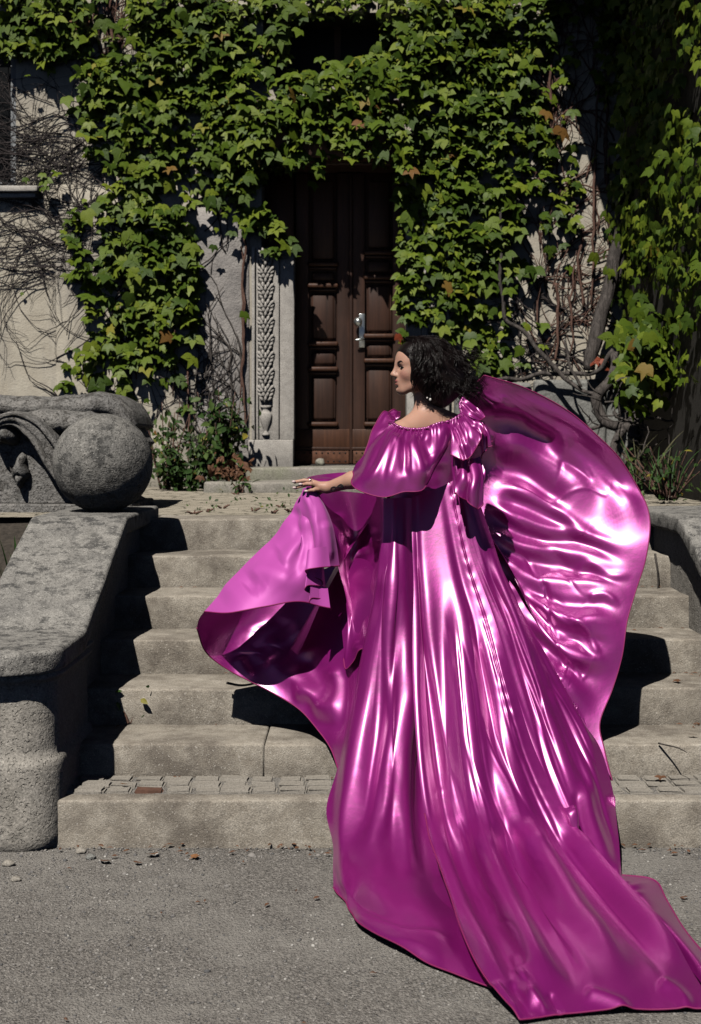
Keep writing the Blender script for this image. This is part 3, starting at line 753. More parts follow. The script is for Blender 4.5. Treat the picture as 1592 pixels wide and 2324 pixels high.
# wing: the wall looks left, partly under the added eave's shade
OUT2 = np.array([-1., 0, 0])
for i in range(2400):
    y = random.uniform(9.3, 12.6); z = random.uniform(1.9, 5.9)
    nz = mnoise.noise(Vector((y * 1.6, z * 1.6, 2.2)))
    if nz < -.35: continue
    if z < 2.6 + .35 * mnoise.noise(Vector((y * 2, 3, 3))) and random.random() < .75: continue
    layer = 0 if i % 2 == 0 else 1
    dep = random.uniform(.08, .20) + .10 * max(0, nz) if layer == 0 else random.uniform(.02, .10)
    yaw = R(random.gauss(-14, 26)); tilt = R(random.gauss(20, 14)); roll = R(random.gauss(0, 20))
    ivyS.put(np.array([2.44 - dep, y, z]), leaf_frame(OUT2, UP, tilt, yaw, roll), random.uniform(.06, .115), layer)
# leafy bough that leans out at the lower right
for i in range(190):
    t = random.random(); x = 1425 + 150 * t + random.gauss(0, 22); y = 790 + 70 * math.sin(t * 3) + random.gauss(0, 46) - 40 * t
    Yd = random.uniform(10.4, 11.6); p = P(x, y, Yd)
    if p.x > 2.42: p.x = 2.40 - random.uniform(.02, .25)
    ivyS.put(np.array(p), leaf_frame(OUT, UP, R(random.gauss(36, 16)), R(random.gauss(-20, 30)), R(random.gauss(0, 22))), random.uniform(.09, .15), 0)
for iv in (ivyL, ivyC, ivyR, ivyS): iv.finish()

def wl(pts, Y=WY - .04):              # sheet line on the wall, with optional own depth
    return np.array([P(p[0], p[1], p[2] if len(p) > 2 else Y) for p in pts])
def wob(pts, n, amp, seed):
    c = cr(pts, n); 
    for i in range(n):
        q = Vector(c[i]) * 6 + Vector((seed * 3.1, 0, 0)); c[i] += amp * np.array((mnoise.noise(q), .4 * mnoise.noise(q + Vector((9, 0, 0))), mnoise.noise(q + Vector((0, 9, 0)))))
    return c
B = 12.42
ivyR.stems([
    (wob(wl([(1424, 448, B), (1408, 540, B), (1385, 640, B), (1362, 730, B), (1346, 785, B), (1338, 840, B)]), 30, .02, 1), [.040, .055, .06, .062, .066, .05]),
    (wob(wl([(1432, 470, B+.03), (1420, 560, B+.03), (1396, 660, B+.03)]), 16, .02, 2), [.018, .024, .022]),
    (wob(wl([(1393, 800, 12.3), (1393, 844, 12.2), (1367, 888, 12.15), (1354, 912, 12.15), (1362, 936, 12.15), (1384, 958, 12.1), (1412, 972, 12.1), (1436, 962, 12.1), (1446, 930, 12.2), (1440, 890, 12.3)]), 44, .03, 3), [.03, .04, .045, .048, .045, .043, .045, .05, .05, .04]),
    (wob(wl([(1436, 950, 12.1), (1440, 1000, 12.0), (1425, 1050, 11.9), (1440, 1090, 11.9)]), 18, .02, 4), [.055, .05, .045, .05]),
    (wob(wl([(1412, 972, 12.1), (1395, 1010, 12.0), (1410, 1060, 11.9)]), 14, .02, 5), [.04, .03, .03]),
    (wob(wl([(1384, 958, 12.1), (1340, 975, 12.2), (1316, 985, 12.3)]), 12, .015, 5), [.02, .015, .010]),
    (wob(wl([(1393, 800, 12.3), (1340, 850, 12.4), (1290, 845, 12.45), (1180, 858, 12.5), (1110, 862, 12.5)]), 30, .03, 6), [.022, .02, .02, .018, .014]),
    (wob(wl([(1370, 900, 12.2), (1310, 880, 12.35), (1255, 830, 12.4), (1205, 770, 12.45), (1155, 730, 12.5), (1142, 690, 12.5), (1140, 560, 12.5), (1135, 470, 12.5)]), 50, .025, 7), [.016, .018, .02, .02, .018, .016, .014, .01]),
    (wob(wl([(1320, 880, 12.3), (1290, 820, 12.35), (1282, 770, 12.4)]), 16, .02, 8), [.014, .012, .007]),
    (wob(wl([(1400, 800, 12.3), (1392, 860, 12.2), (1385, 910, 12.2)]), 14, .01, 9), [.016, .02, .016])], M['bark'])
st = []
for (x, y0, y1, r) in ((262, -20, 120, .012), (348, 300, 420, .014), (528, 190, 245, .012), (160, 20, 90, .014), (1255, 150, 260, .014), (1372, 120, 420, .010), (1190, 330, 420, .013), (1352, 160, 700, .012), (1378, 300, 560, .010),
                       (1320, 520, 700, .012), (1262, 640, 820, .014), (1300, 600, 800, .011), (1225, 640, 740, .01), (395, 500, 900, .010), (300, 520, 860, .010), (345, 560, 800, .012), (560, 540, 980, .013), (548, 560, 900, .009), (430, 840, 1050, .009)):
    st.append((wob(wl([(x + random.uniform(-4, 4), y0), (x + random.uniform(-12, 12), (y0 + y1) / 2), (x + random.uniform(-8, 8), y1)], WY - .055), 22, .03, x), [r * .8, r, r * .7]))
for s_, iv in ((st[:4] + st[13:], ivyL), (st[4:13], ivyR)): iv.stems(s_, M['stem'])

def tendrils(iv, n, region, heading, seed, mat, rmin=.0026, rmax=.0065, length=(.5, 1.6)):
    """fine bare shoots clinging to the plaster: one tangled mass"""
    rr = random.Random(seed); g = Geo()
    for i in range(n):
        x, y = region(rr); L = rr.uniform(*length); a = heading(rr); p = np.array([w_x(x), w_z(y)]); step = .055; pts = []
        r0 = rr.uniform(rmin, rmax); curl = rr.gauss(0, .04); depth = rr.uniform(.012, .045)
        for k in range(int(L / step)):
            pts.append((p[0], WY - depth - .012 * mnoise.noise(Vector((p[0] * 7, p[1] * 7, i))), p[1]))
            a += curl + rr.gauss(0, .16) + .25 * mnoise.noise(Vector((p[0] * 2.5, p[1] * 2.5, 5))); p = p + step * np.array([math.cos(a), math.sin(a)])
            if rr.random() < .16 and len(pts) > 2:
                q = p.copy(); b = a + rr.choice((-1, 1)) * rr.uniform(.4, 1.0); sp = [pts[-1]]
                for m in range(rr.randint(3, 9)):
                    b += rr.gauss(0, .2); q = q + step * .8 * np.array([math.cos(b), math.sin(b)]); sp.append((q[0], WY - depth * .8, q[1]))
                if all(abs(q[0]) > .93 for q in sp): g.tube(np.array(sp), [r0 * .6, r0 * .3], 4)
        if len(pts) > 2 and all(abs(q[0]) > .93 for q in pts): g.tube(np.array(pts), [r0, r0 * .8, r0 * .4], 4)
    o = g.build('tendril_mass', mat); o['kind'] = 'stuff'; keep(o, iv.root)
def regL(rr):
    k = rr.random()
    if k < .45: return rr.uniform(60, 290), rr.gauss(330, 60)
    if k < .9: return rr.uniform(60, 300), rr.gauss(540, 70)
    return rr.uniform(40, 260), rr.uniform(180, 700)
tendrils(ivyL, 150, regL, lambda r: math.pi + r.gauss(-.1, .45), 3, M['twig'])
tendrils(ivyL, 70, lambda r: (r.uniform(150, 560), r.uniform(420, 1000)), lambda r: r.gauss(1.9, .8), 5, M['twig'], .003, .008, (.3, 1.1))
tendrils(ivyL, 60, lambda r: (r.uniform(430, 560), r.uniform(820, 1060)), lambda r: r.gauss(1.6, .9), 8, M['bark'], .004, .010, (.3, .9))
tendrils(ivyL, 40, lambda r: (r.uniform(200, 300), r.uniform(0, 180)), lambda r: r.gauss(1.6, .5), 6, M['stem'], .003, .007, (.3, .9))
tendrils(ivyR, 170, lambda r: (r.uniform(1210, 1400), r.uniform(0, 860)), lambda r: r.gauss(1.5, .55), 7, M['stem'], .003, .008, (.3, 1.2))
tendrils(ivyR, 50, lambda r: (r.uniform(1150, 1400), r.uniform(700, 900)), lambda r: r.gauss(2.2, 1.0), 9, M['twig'], .004, .009, (.3, .9))
# bare roots and twigs at the foot of the wing
g = Geo(); rr = random.Random(4)
for i in range(90):
    x, y = rr.uniform(1350, 1590), rr.uniform(850, 1120); p = np.array(P(x, y, rr.uniform(10.6, 12.2))); a = np.array([rr.gauss(0, 1), rr.gauss(0, .4), rr.gauss(.6, .8)]); pts = [p]
    for k in range(rr.randint(5, 12)):
        a = a + np.array([rr.gauss(0, .5), rr.gauss(0, .2), rr.gauss(0, .4)]); a /= np.linalg.norm(a); p = p + a * .05; pts.append(p)
    g.tube(np.array(pts), [rr.uniform(.005, .012), .003], 4)
o = g.build('twig_mass', M['bark']); o['kind'] = 'stuff'; keep(o, ivyS.root)
for k, (x, y) in enumerate(((905, 762), (1385, 835), (1402, 842), (1372, 820), (1432, 850), (1440, 858), (1350, 815))):
    o = bpy.data.objects.new('red_leaf', LEAVES[k % 4][2].copy()); o.data.materials[0] = M['red_leaf']; COL.objects.link(o)
    fr_ = leaf_frame(OUT, UP, R(30), R(random.gauss(0, 30)), R(random.gauss(0, 40))); s_ = .09; p = P(x, y, 12.38)
    o.parent = ivyR.root; o.matrix_parent_inverse = Matrix.Translation(ivyR.root.location).inverted(); o.matrix_basis = Matrix([list(fr_[r] * s_) + [p[r]] for r in range(3)] + [[0, 0, 0, 1]])

# ---------------------------------------------------------------- plants at the foot of the walls
def shrub(name, label, cat, base, spread, height, n, size, mat, seed, stems=14, lean=(0, 0), group=None, ovate=True):
    rr = random.Random(seed); root = empty(name, base); tag(root, label, cat, group); g = Geo(); V = []; F = []; T = []; m = 0; tips = []
    for i in range(stems):
        a = rr.uniform(0, 6.28); d = rr.uniform(.2, 1) ** .6; h = height * rr.uniform(.55, 1.05)
        pts = np.array([[base[0] + .15 * spread[0] * math.cos(a), base[1] + .15 * spread[1] * math.sin(a), base[2]], [base[0] + d * .6 * spread[0] * math.cos(a), base[1] + d * .6 * spread[1] * math.sin(a), base[2] + h * .6],
                        [base[0] + d * spread[0] * math.cos(a) + lean[0], base[1] + d * spread[1] * math.sin(a) + lean[1], base[2] + h]])
        c = cr(pts, 12); g.tube(c, [.008, .006, .003], 4); tips.append(c)
    for i in range(n):
        c = rr.choice(tips); t = rr.uniform(.15, 1); p = c[int(t * 11)] + np.array([rr.gauss(0, .06), rr.gauss(0, .05), rr.gauss(0, .05)])
        s = size * rr.uniform(.6, 1.3); fr_ = leaf_frame(OUT, UP, R(rr.gauss(45, 30)), R(rr.gauss(0, 50)), R(rr.gauss(0, 70)))
        v = np.array([(0, 0, 0), (.26, -.3, .05), (.22, -.65, .03), (0, -1, -.12), (-.22, -.65, .03), (-.26, -.3, .05), (0, -.5, -.03)]); f = [(1, 0, 6), (2, 1, 6), (3, 2, 6), (4, 3, 6), (5, 4, 6), (0, 5, 6)]
        V.append(v @ (fr_ * s).T + p); F += [tuple(a + m for a in q) for q in f]; m += 7; T += [rr.random()] * 7
    keep(g.build('stem', M['stem']), root)
    o = mesh_obj('foliage', np.concatenate(V), F, mat, None, True); o['kind'] = 'stuff'; keep(o, root)
    o.data.attributes.new('tone', 'FLOAT', 'POINT').data.foreach_set('value', T); return root
shrub('shrub', 'leafy dark green shrub against the wall beside the left pilaster', 'shrub', tuple(G(505, 1108, 1.09)), (.26, .12), .85, 620, .085, M['shrub_leaf'], 1, 18)
shrub('shrub', 'low green plants at the wall foot right behind the stone ball', 'shrub', tuple(G(418, 1112, 1.09)), (.28, .16), .50, 420, .075, M['shrub_leaf'], 2, 14)
shrub('shrub', 'sparse weeds against the wall between ball and shrub', 'shrub', tuple(G(375, 1110, 1.09)), (.25, .12), .75, 200, .07, M['shrub_leaf'], 3, 10)
shrub('shrub', 'shadowy weeds behind the right stair wall', 'shrub', tuple(G(1520, 1135, 1.10)), (.4, .3), .35, 110, .05, M['shrub_leaf'], 6, 16)
# withered leaves under the shrub
rr = random.Random(6); V = []; F = []; m = 0
for i in range(80):
    p = np.array(P(rr.gauss(520, 24), rr.gauss(1068, 17), 11.6)); fr_ = leaf_frame(OUT, UP, R(rr.gauss(30, 40)), R(rr.gauss(0, 50)), R(rr.gauss(0, 80))); v, f, _ = LEAVES[i % 4]
    V.append(v @ (fr_ * rr.uniform(.035, .07)).T + p); F += [tuple(a + m for a in q) for q in f]; m += len(v)
tag(mesh_obj('withered_leaves', np.concatenate(V), F, M['dry'], None, True), 'withered brown leaves heaped below the shrub beside the doorstep', 'leaves', kind='stuff')

def blades(name, label, cat, base, n, h, w, spread, mat, seed, bend=.25, cols=True):
    rr = random.Random(seed); root = empty(name, base); tag(root, label, cat)
    for i in range(n):
        a = rr.uniform(0, 6.28); L = h * rr.uniform(.6, 1.05); bx_, by_ = base[0] + rr.uniform(-1, 1) * spread * .6, base[1] + rr.uniform(-1, 1) * spread * .4
        dx, dy = math.cos(a) * bend * L, math.sin(a) * bend * L; sd = np.array([math.cos(a + 1.57 + rr.gauss(0, .4)), math.sin(a + 1.57 + rr.gauss(0, .4)), 0]); v = []; f = []; K = 7
        for k in range(K):
            t = k / (K - 1); c = np.array([bx_ + dx * t * t, by_ + dy * t * t, base[2] + L * t * (1 - .12 * t * bend)]); ww = w * (1 - t ** 2.5) * (.7 + .6 * t) + .0008
            v += [c - sd * ww, c + np.array([sd[1], -sd[0], 0]) * ww * .35, c + sd * ww]
        for k in range(K - 1):
            for j in (0, 1): f.append((k*3+j, k*3+j+1, k*3+j+4, k*3+j+3))
        o = mesh_obj('blade', v, f, mat, None, True); o.data.attributes.new('tone', 'FLOAT', 'POINT').data.foreach_set('value', [rr.random()] * len(v)); keep(o, root)
    return root
blades('iris_plant', 'clump of sword-shaped green iris leaves left of the stair wall', 'plant', (-1.58, 6.92, .62), 22, .46, .012, .10, M['iris'], 2, .22)
blades('iris_plant', 'tall iris leaves cut by the left frame edge', 'plant', (-1.575, 6.55, .50), 10, .46, .014, .06, M['iris'], 5, .16)
blades('grass_tuft', 'dry grass tuft growing behind the right stair wall', 'grass', tuple(P(1468, 1100, 10.2)), 34, .42, .004, .42, M['dry_grass'], 3, .55)
blades('grass_tuft', 'thin green grass beside the vine root at right', 'grass', tuple(P(1500, 1110, 9.6)), 16, .34, .004, .40, M['iris'], 7, .6)
# ================================================================ the woman: gown
def mat_satin():
    t = NT('magenta_satin')
    wr = t.noise(7, 2, .5, t.mapping((1, 1, .45))); fine = t.noise(420, 2, .6); mid = t.noise(21, 3, .62)
    n = t.bump(wr, .012, .32); n = t.bump(mid, .0045, .42, n); n = t.bump(fine, .0006, .55, n)
    col = t.ramp(t.noise(3, 2, .5), (.3, (.39, .006, .255)), (.7, (.47, .012, .32)))
    m = t.out(col, .43, n, .35, .58)
    t.b.inputs['Specular Tint'].default_value = (1, .80, 1, 1)
    t.b.inputs['Coat Weight'].default_value = 1.0; t.b.inputs['Coat Roughness'].default_value = .33; t.b.inputs['Coat IOR'].default_value = 2.1
    return m
M['satin'] = mat_satin()
def mat_back():
    t = NT('satin_reverse'); wr = t.noise(7, 2, .5); n = t.bump(wr, .010, .4); fine = t.noise(700, 1, .5); n = t.bump(fine, .0004, .3, n)
    m = t.out((.62, .10, .50), .50, n, .35, .10); t.b.inputs['Sheen Weight'].default_value = .2; t.b.inputs['Sheen Tint'].default_value = (1, .7, 1, 1); return m
M['satin_back'] = mat_back()
M['hem'] = plain('hem_stitch', (.30, .02, .13), .6)
PX, PY = 5.80, .304
person = empty('person', (.30, 5.80, .304))
tag(person, 'woman with dark curly bob in a flowing magenta satin gown on the stairs', 'person')
gown = empty('gown', (.30, 5.80, 1.28)); keep(gown, person)
GINV = Matrix.Translation((.30, 5.80, 1.28)).inverted()

def W_(p): return ((1650 + p[0] / 1.7495) / 1.608, (1100 + p[1] / 1.7495) / 1.608)
def S_(p): return ((1300 + p[0] / 1.384) / 1.608, (1800 + p[1] / 1.384) / 1.608)
def T_(p): return ((1100 + p[0] / 1.0904) / 1.608, (2700 + p[1] / 1.0904) / 1.608)
def L_(p): return ((650 + p[0] / 1.936) / 1.608, (1650 + p[1] / 1.936) / 1.608)

def q3(p):                           # (x, y, Y) or ('g', x, y, z)
    return np.array(G(p[1], p[2], p[3])) if p[0] == 'g' else np.array(P(*p))
def g_(x, y, z=.02): return ('g', x, y, z)
def sheet(rails, nu, nv, us=None):
    R_ = np.array([cr([q3(p) for p in r], nv) for r in rails])          # rails, nv, 3
    k = len(rails); d = np.asarray(us, float) if us is not None else np.linspace(0, 1, k)
    flat = R_.reshape(k, -1); out = hermite(d, flat, np.linspace(d[0], d[-1], nu))
    out = out.reshape(nu, nv, 3)                                         # u, v, xyz
    for _ in range(int(nv * .25)): out[:, 1:-1] = .5 * out[:, 1:-1] + .25 * (out[:, :-2] + out[:, 2:])
    return out
def normals(A):
    du = np.gradient(A, axis=0); dv = np.gradient(A, axis=1); n = np.cross(du, dv); n /= np.maximum(np.linalg.norm(n, axis=2), 1e-9)[..., None]
    view = A - np.array([0, 0, CAM_H]); return -n if np.mean(np.sum(n * view, axis=2)) > 0 else n
def project(A):
    return CXP + FPX * A[..., 0] / A[..., 1], HORP + FPX * (CAM_H - A[..., 2]) / A[..., 1]
def strokes(A, lst, gain=1.0):
    """press folds into a sheet: each stroke is a line on the sheet with a left and a right width and a height"""
    N = normals(A); x, y = project(A); D = np.zeros(x.shape)
    for pts, wl_, wr_, amp in lst:
        c = cr(np.array(pts, float), 26); best = np.full(x.shape, 1e9); sgn = np.zeros(x.shape); tt = np.zeros(x.shape)
        for i in range(25):
            ax, ay = c[i]; bx_, by_ = c[i + 1]; dx, dy = bx_ - ax, by_ - ay; L2 = dx * dx + dy * dy + 1e-9
            t = np.clip(((x - ax) * dx + (y - ay) * dy) / L2, 0, 1); ex, ey = x - ax - t * dx, y - ay - t * dy; dd = ex * ex + ey * ey
            m = dd < best; best[m] = dd[m]; sgn[m] = (dx * ey - dy * ex)[m]; tt[m] = ((i + t) / 25)[m]
        d = np.sqrt(best); sn = sgn / (d * np.hypot(c[-1, 0] - c[0, 0], c[-1, 1] - c[0, 1]) / 25 + 1e-6); sn = np.clip(sn * .8, -1, 1); w = wl_ + (wr_ - wl_) * (.5 + .5 * sn)
        cap = .64 * (wl_ + wr_) / 2 / 557; amp = math.copysign(min(abs(amp), cap), amp)
        taper = np.clip(np.minimum(tt / .18, (1 - tt) / .34), 0, 1); taper = taper * taper * (3 - 2 * taper); pass
        D += amp * gain * np.exp(-((np.sqrt(d * d + (.22 * w) ** 2) - .22 * w) / w) ** 1.75) * taper
    return A + N * D[..., None]
def auto_folds(A, n, seed, v0=(0, .4), v1=(.6, 1), w=(6, 14), amp=(.006, .014), u=(.04, .96), drift=.06, along='v'):
    """long fine folds following the cloth"""
    rr = np.random.RandomState(seed); X, Y_ = project(A); nu, nv = A.shape[:2]; lst = []
    for i in range(n):
        a, b = rr.uniform(*v0), rr.uniform(*v1); u0 = rr.uniform(*u); t = np.linspace(0, 1, 7); uu = np.clip(u0 + drift * (np.cumsum(rr.randn(7)) * .4), 0.01, .99); vv = a + (b - a) * t
        if along == 'v': I, J = (uu * (nu - 1)).astype(int), (vv * (nv - 1)).astype(int)
        else: I, J = (vv * (nu - 1)).astype(int), (uu * (nv - 1)).astype(int)
        ww = rr.uniform(*w); lst.append(([(X[p, q], Y_[p, q]) for p, q in zip(I, J)], ww * rr.uniform(.6, 1.2), ww * rr.uniform(.6, 1.2), rr.choice((-1, 1)) * rr.uniform(*amp)))
    return strokes(A, lst)
def pleats(A, freq, amp, seed, sharp=1.0, warp=.25, axis=0, vfun=None):
    """irregular running folds along v"""
    N = normals(A); nu, nv = A.shape[:2]; u = np.linspace(0, 1, nu); v = np.linspace(0, 1, nv); D = np.zeros((nu, nv))
    rr = np.random.RandomState(seed); ph = rr.rand(8) * 6.28
    for j in range(nv):
        uu = u + warp * .05 * np.sin(v[j] * 5 + ph[0]) + warp * .03 * np.sin(v[j] * 11 + ph[1] + u * 4)
        s = np.sin(6.283 * freq * uu + ph[2] + 1.4 * np.sin(6.283 * uu * 1.7 + ph[3])) + .35 * np.sin(6.283 * freq * 1.6 * uu + ph[4] + v[j] * 1.5)
        D[:, j] = amp * (np.sign(s) * np.abs(s) ** sharp) * (vfun(v[j]) if vfun else 1)
    return A + N * D[..., None]
def wrinkle(A, scale, amp, seed, stretch=(1, 1, 1)):
    N = normals(A); nu, nv = A.shape[:2]; D = np.zeros((nu, nv)); off = Vector((seed * 5.1, 0, 0)); st = np.array(stretch) * scale
    for i in range(nu):
        for j in range(nv): D[i, j] = mnoise.noise(Vector(A[i, j] * st) + off)
    return A + N * (amp * D)[..., None]
def cloth(name, A, parent=None, mat='satin', above=None):
    nu, nv = A.shape[:2]; v = A.reshape(-1, 3); idx = np.arange(nu * nv).reshape(nu, nv)
    f = np.stack([idx[:-1, :-1], idx[1:, :-1], idx[1:, 1:], idx[:-1, 1:]], axis=-1).reshape(-1, 4)
    me = bpy.data.meshes.new(name); me.from_pydata(v.tolist(), [], f.tolist()); me.update(); me.polygons.foreach_set('use_smooth', [True] * len(f)); me.materials.append(M[mat])
    o = bpy.data.objects.new(name, me); COL.objects.link(o); o.parent = gown; o.matrix_parent_inverse = GINV
    return o
def hem(edge, r=.0028, name='hem'):
    g = Geo(); g.tube(np.asarray(edge), [r], 5); o = g.build(name, M['hem']); o.parent = gown; o.matrix_parent_inverse = GINV
def floor_clamp(A, lift=.010):
    """keep the cloth on top of gravel and steps"""
    z = np.zeros(A.shape[:2])
    for k in range(7):
        inside = (A[..., 1] > STEP_Y[k] - .004) & (A[..., 0] < XR); z[inside] = STEP_Z[k]
    A = A.copy(); A[..., 2] = np.maximum(A[..., 2], z + lift); return A

# ---- left skirt
S2 = sheet([
  [(862,1130,5.66),(858,1300,5.62),(838,1420,5.58),(805,1560,5.50),(778,1680,5.42),(764,1745,5.36),(737,1835,5.20),(740,1868,5.15),(753,1910,5.08),(755,1960,4.95),g_(757,2010,.02)],
  [(880,1130,5.62),(880,1300,5.54),(868,1450,5.47),(850,1600,5.38),(832,1740,5.24),(815,1850,5.08),(806,1950,4.90),g_(800,2030,.05),g_(818,2092,.012)],
  [(905,1130,5.61),(905,1300,5.52),(900,1450,5.44),(895,1600,5.33),(890,1740,5.2),(890,1860,5.05),(895,1960,4.85),g_(905,2070,.06),g_(940,2172,.012)],
  [(950,1130,5.66),(955,1300,5.58),(960,1450,5.51),(968,1620,5.40),(980,1760,5.28),(1000,1880,5.14),(1025,2000,4.86),g_(1055,2115,.03),g_(1118,2242,.01)]], 150, 240)
S2 = pleats(S2, 1.5, .008, 4, 1.0, .5, vfun=lambda v: .35 + 1.1 * math.sin(min(v * 1.25, 1) * 3.14159))
S2 = strokes(S2, [
  ([S_(p) for p in ((190,190),(180,480),(110,800),(60,1050))] + [T_(p) for p in ((205,120),(150,260),(112,350))], 31, 26, .045),
  ([S_(p) for p in ((265,300),(270,700),(220,1080))] + [T_(p) for p in ((345,110),(300,330),(235,480),(190,600))], 22, 29, .045),
  ([S_(p) for p in ((235,200),(240,500),(200,850),(150,1100))] + [T_(p) for p in ((285,150),(262,300),(205,430),(150,530))], 19, 19, -.040),
  ([(930,1500),(925,1650)] + [T_(p) for p in ((415,120),(400,260),(420,400),(440,560))], 24, 22, .034),
  ([(950,1500),(952,1650)] + [T_(p) for p in ((455,100),(470,260),(500,480),(555,640))], 19, 17, -.040),
  ([T_(p) for p in ((180,660),(300,740),(420,790),(540,800),(640,830))], 17, 24, .045),
  ([T_(p) for p in ((220,690),(340,810),(480,850),(600,870))], 14, 17, .028),
  ([T_(p) for p in ((150,560),(240,640),(380,690),(520,720))], 26, 22, -.030)], 1.05)
S2 = auto_folds(S2, 4, 3, w=(12, 20), amp=(.003, .006), drift=.03)
S2 = floor_clamp(wrinkle(S2, 5, .004, 1, (1.4, 1, .5)))
cloth('skirt', S2); hem(S2[:, -1]); 
# ---- back panel and train
S1 = sheet([
  [(935,1128,5.575),(937,1300,5.475),(940,1450,5.40),(946,1620,5.25),(956,1760,5.12),(972,1880,4.98),(1000,1990,4.74),g_(1040,2100,.05),g_(1100,2222,.04),g_(1180,2316,.012)],
  [(960,1120,5.56),(975,1300,5.46),(995,1450,5.36),(1012,1620,5.21),(1034,1760,5.08),(1064,1880,4.93),(1106,1990,4.70),g_(1165,2100,.07),g_(1228,2212,.05),g_(1285,2300,.012)],
  [(1000,1105,5.56),(1030,1290,5.46),(1062,1430,5.36),(1092,1590,5.23),(1126,1740,5.08),(1165,1850,4.96),(1220,1960,4.76),g_(1305,2085,.06),g_(1395,2200,.045),g_(1450,2290,.012)],
  [(1030,1090,5.57),(1075,1280,5.47),(1120,1400,5.385),(1165,1560,5.265),(1215,1720,5.16),(1262,1812,5.06),(1330,1920,4.90),g_(1420,2030,.05),g_(1525,2140,.04),g_(1625,2290,.012)]], 220, 300)
S1 = pleats(S1, 1.7, .008, 11, 1.0, .6, vfun=lambda v: .12 + 1.3 * math.sin(min(v * 1.2, 1) * 3.1) )
S1 = strokes(S1, [
  ([(936,1150),(940,1450),(948,1650),(962,1800),(990,1950),(1030,2080),(1090,2200)], 12, 35, .030),
  ([(952,1250),(956,1420),(962,1600),(968,1750)] + [T_(p) for p in ((520,300),(575,500),(635,680),(715,850),(800,1020))], 30, 27, .030),
  ([S_(p) for p in ((410,480),(430,800),(440,1100),(455,1350))] + [T_(p) for p in ((620,200),(660,350),(720,560),(800,760),(880,960))], 20, 24, -.036),
  ([S_(p) for p in ((500,420),(530,700),(555,1000),(585,1300))] + [T_(p) for p in ((700,240),(745,380),(800,560),(860,740),(930,930))], 27, 30, .034),
  ([S_(p) for p in ((560,600),(610,850),(645,1050),(672,1300))] + [T_(p) for p in ((785,260),(830,400),(880,560),(940,720),(1010,900))], 19, 22, -.032),
  ([S_(p) for p in ((640,620),(690,850),(740,1100),(785,1380))] + [T_(p) for p in ((895,290),(955,420),(1030,540),(1085,680),(1100,790))], 24, 32, .034),
  ([T_(p) for p in ((860,880),(900,980),(940,1080))], 16, 19, .022)]  , .9)
S1 = auto_folds(S1, 6, 8, (.08, .3), (.8, 1), (12, 22), (.003, .006), drift=.03)
S1 = auto_folds(S1, 8, 18, (.4, .55), (.95, 1), (9, 16), (.004, .009), drift=.02)
S1 = strokes(S1, [
  ([T_(p) for p in ((500,300),(560,480),(640,680),(740,860),(850,1060))], 20, 24, .04), ([T_(p) for p in ((590,300),(650,480),(730,680),(830,860),(930,1050))], 20, 22, -.04),
  ([T_(p) for p in ((680,300),(745,470),(830,660),(930,850),(1020,1040))], 22, 26, .04), ([T_(p) for p in ((780,300),(850,470),(940,640),(1050,820),(1150,1000))], 20, 24, -.04),
  ([T_(p) for p in ((880,300),(960,450),(1070,620),(1200,790),(1330,960))], 22, 28, .04), ([T_(p) for p in ((970,300),(1070,450),(1200,610),(1340,770),(1480,930))], 22, 24, -.04),
  ([T_(p) for p in ((1050,330),(1170,480),(1310,630),(1460,790),(1560,920))], 22, 30, .04)], 1.15)
S1 = strokes(S1, [([T_(p) for p in ((760,960),(830,1050),(880,1120))], 8, 10, .03), ([T_(p) for p in ((830,960),(890,1050),(925,1115))], 7, 8, -.03), ([T_(p) for p in ((900,980),(950,1050),(985,1100))], 8, 9, .03), ([T_(p) for p in ((985,1000),(1020,1060),(1045,1090))], 6, 7, -.03),
  ([T_(p) for p in ((1120,1000),(1240,1040),(1330,1085))], 10, 12, .02), ([T_(p) for p in ((1420,960),(1500,1010),(1560,1080))], 10, 12, .025), ([T_(p) for p in ((850,850),(870,920),(900,960))], 7, 9, .02)], 1.3)
S1 = auto_folds(S1, 16, 41, (.15, .6), (.45, .95), (3, 6), (.0012, .0030), drift=.07)
# puckers along the gathered seam
u = np.linspace(0, 1, S1.shape[0])[:, None]; v = np.linspace(0, 1, S1.shape[1])[None, :]; N1 = normals(S1)
pk = np.exp(-((u - .90) / .05) ** 2) * (np.sin(v * 190 + 3 * np.sin(v * 37)) + .6 * np.sin(v * 317)) * np.clip(1 - v * 1.4, 0, 1)
S1 = S1 + N1 * (.0020 * pk)[..., None] - N1 * (.008 * np.exp(-((u - .90) / .012) ** 2) * np.clip(1 - v * 1.3, 0, 1))[..., None]
S1 = wrinkle(S1, 4, .004, 2, (1.5, 1, .5)); S1[..., 2] = np.maximum(S1[..., 2], .006); 
cloth('train', floor_clamp(S1)); hem(floor_clamp(S1)[:, -1]); hem(floor_clamp(S1)[0, 150:])
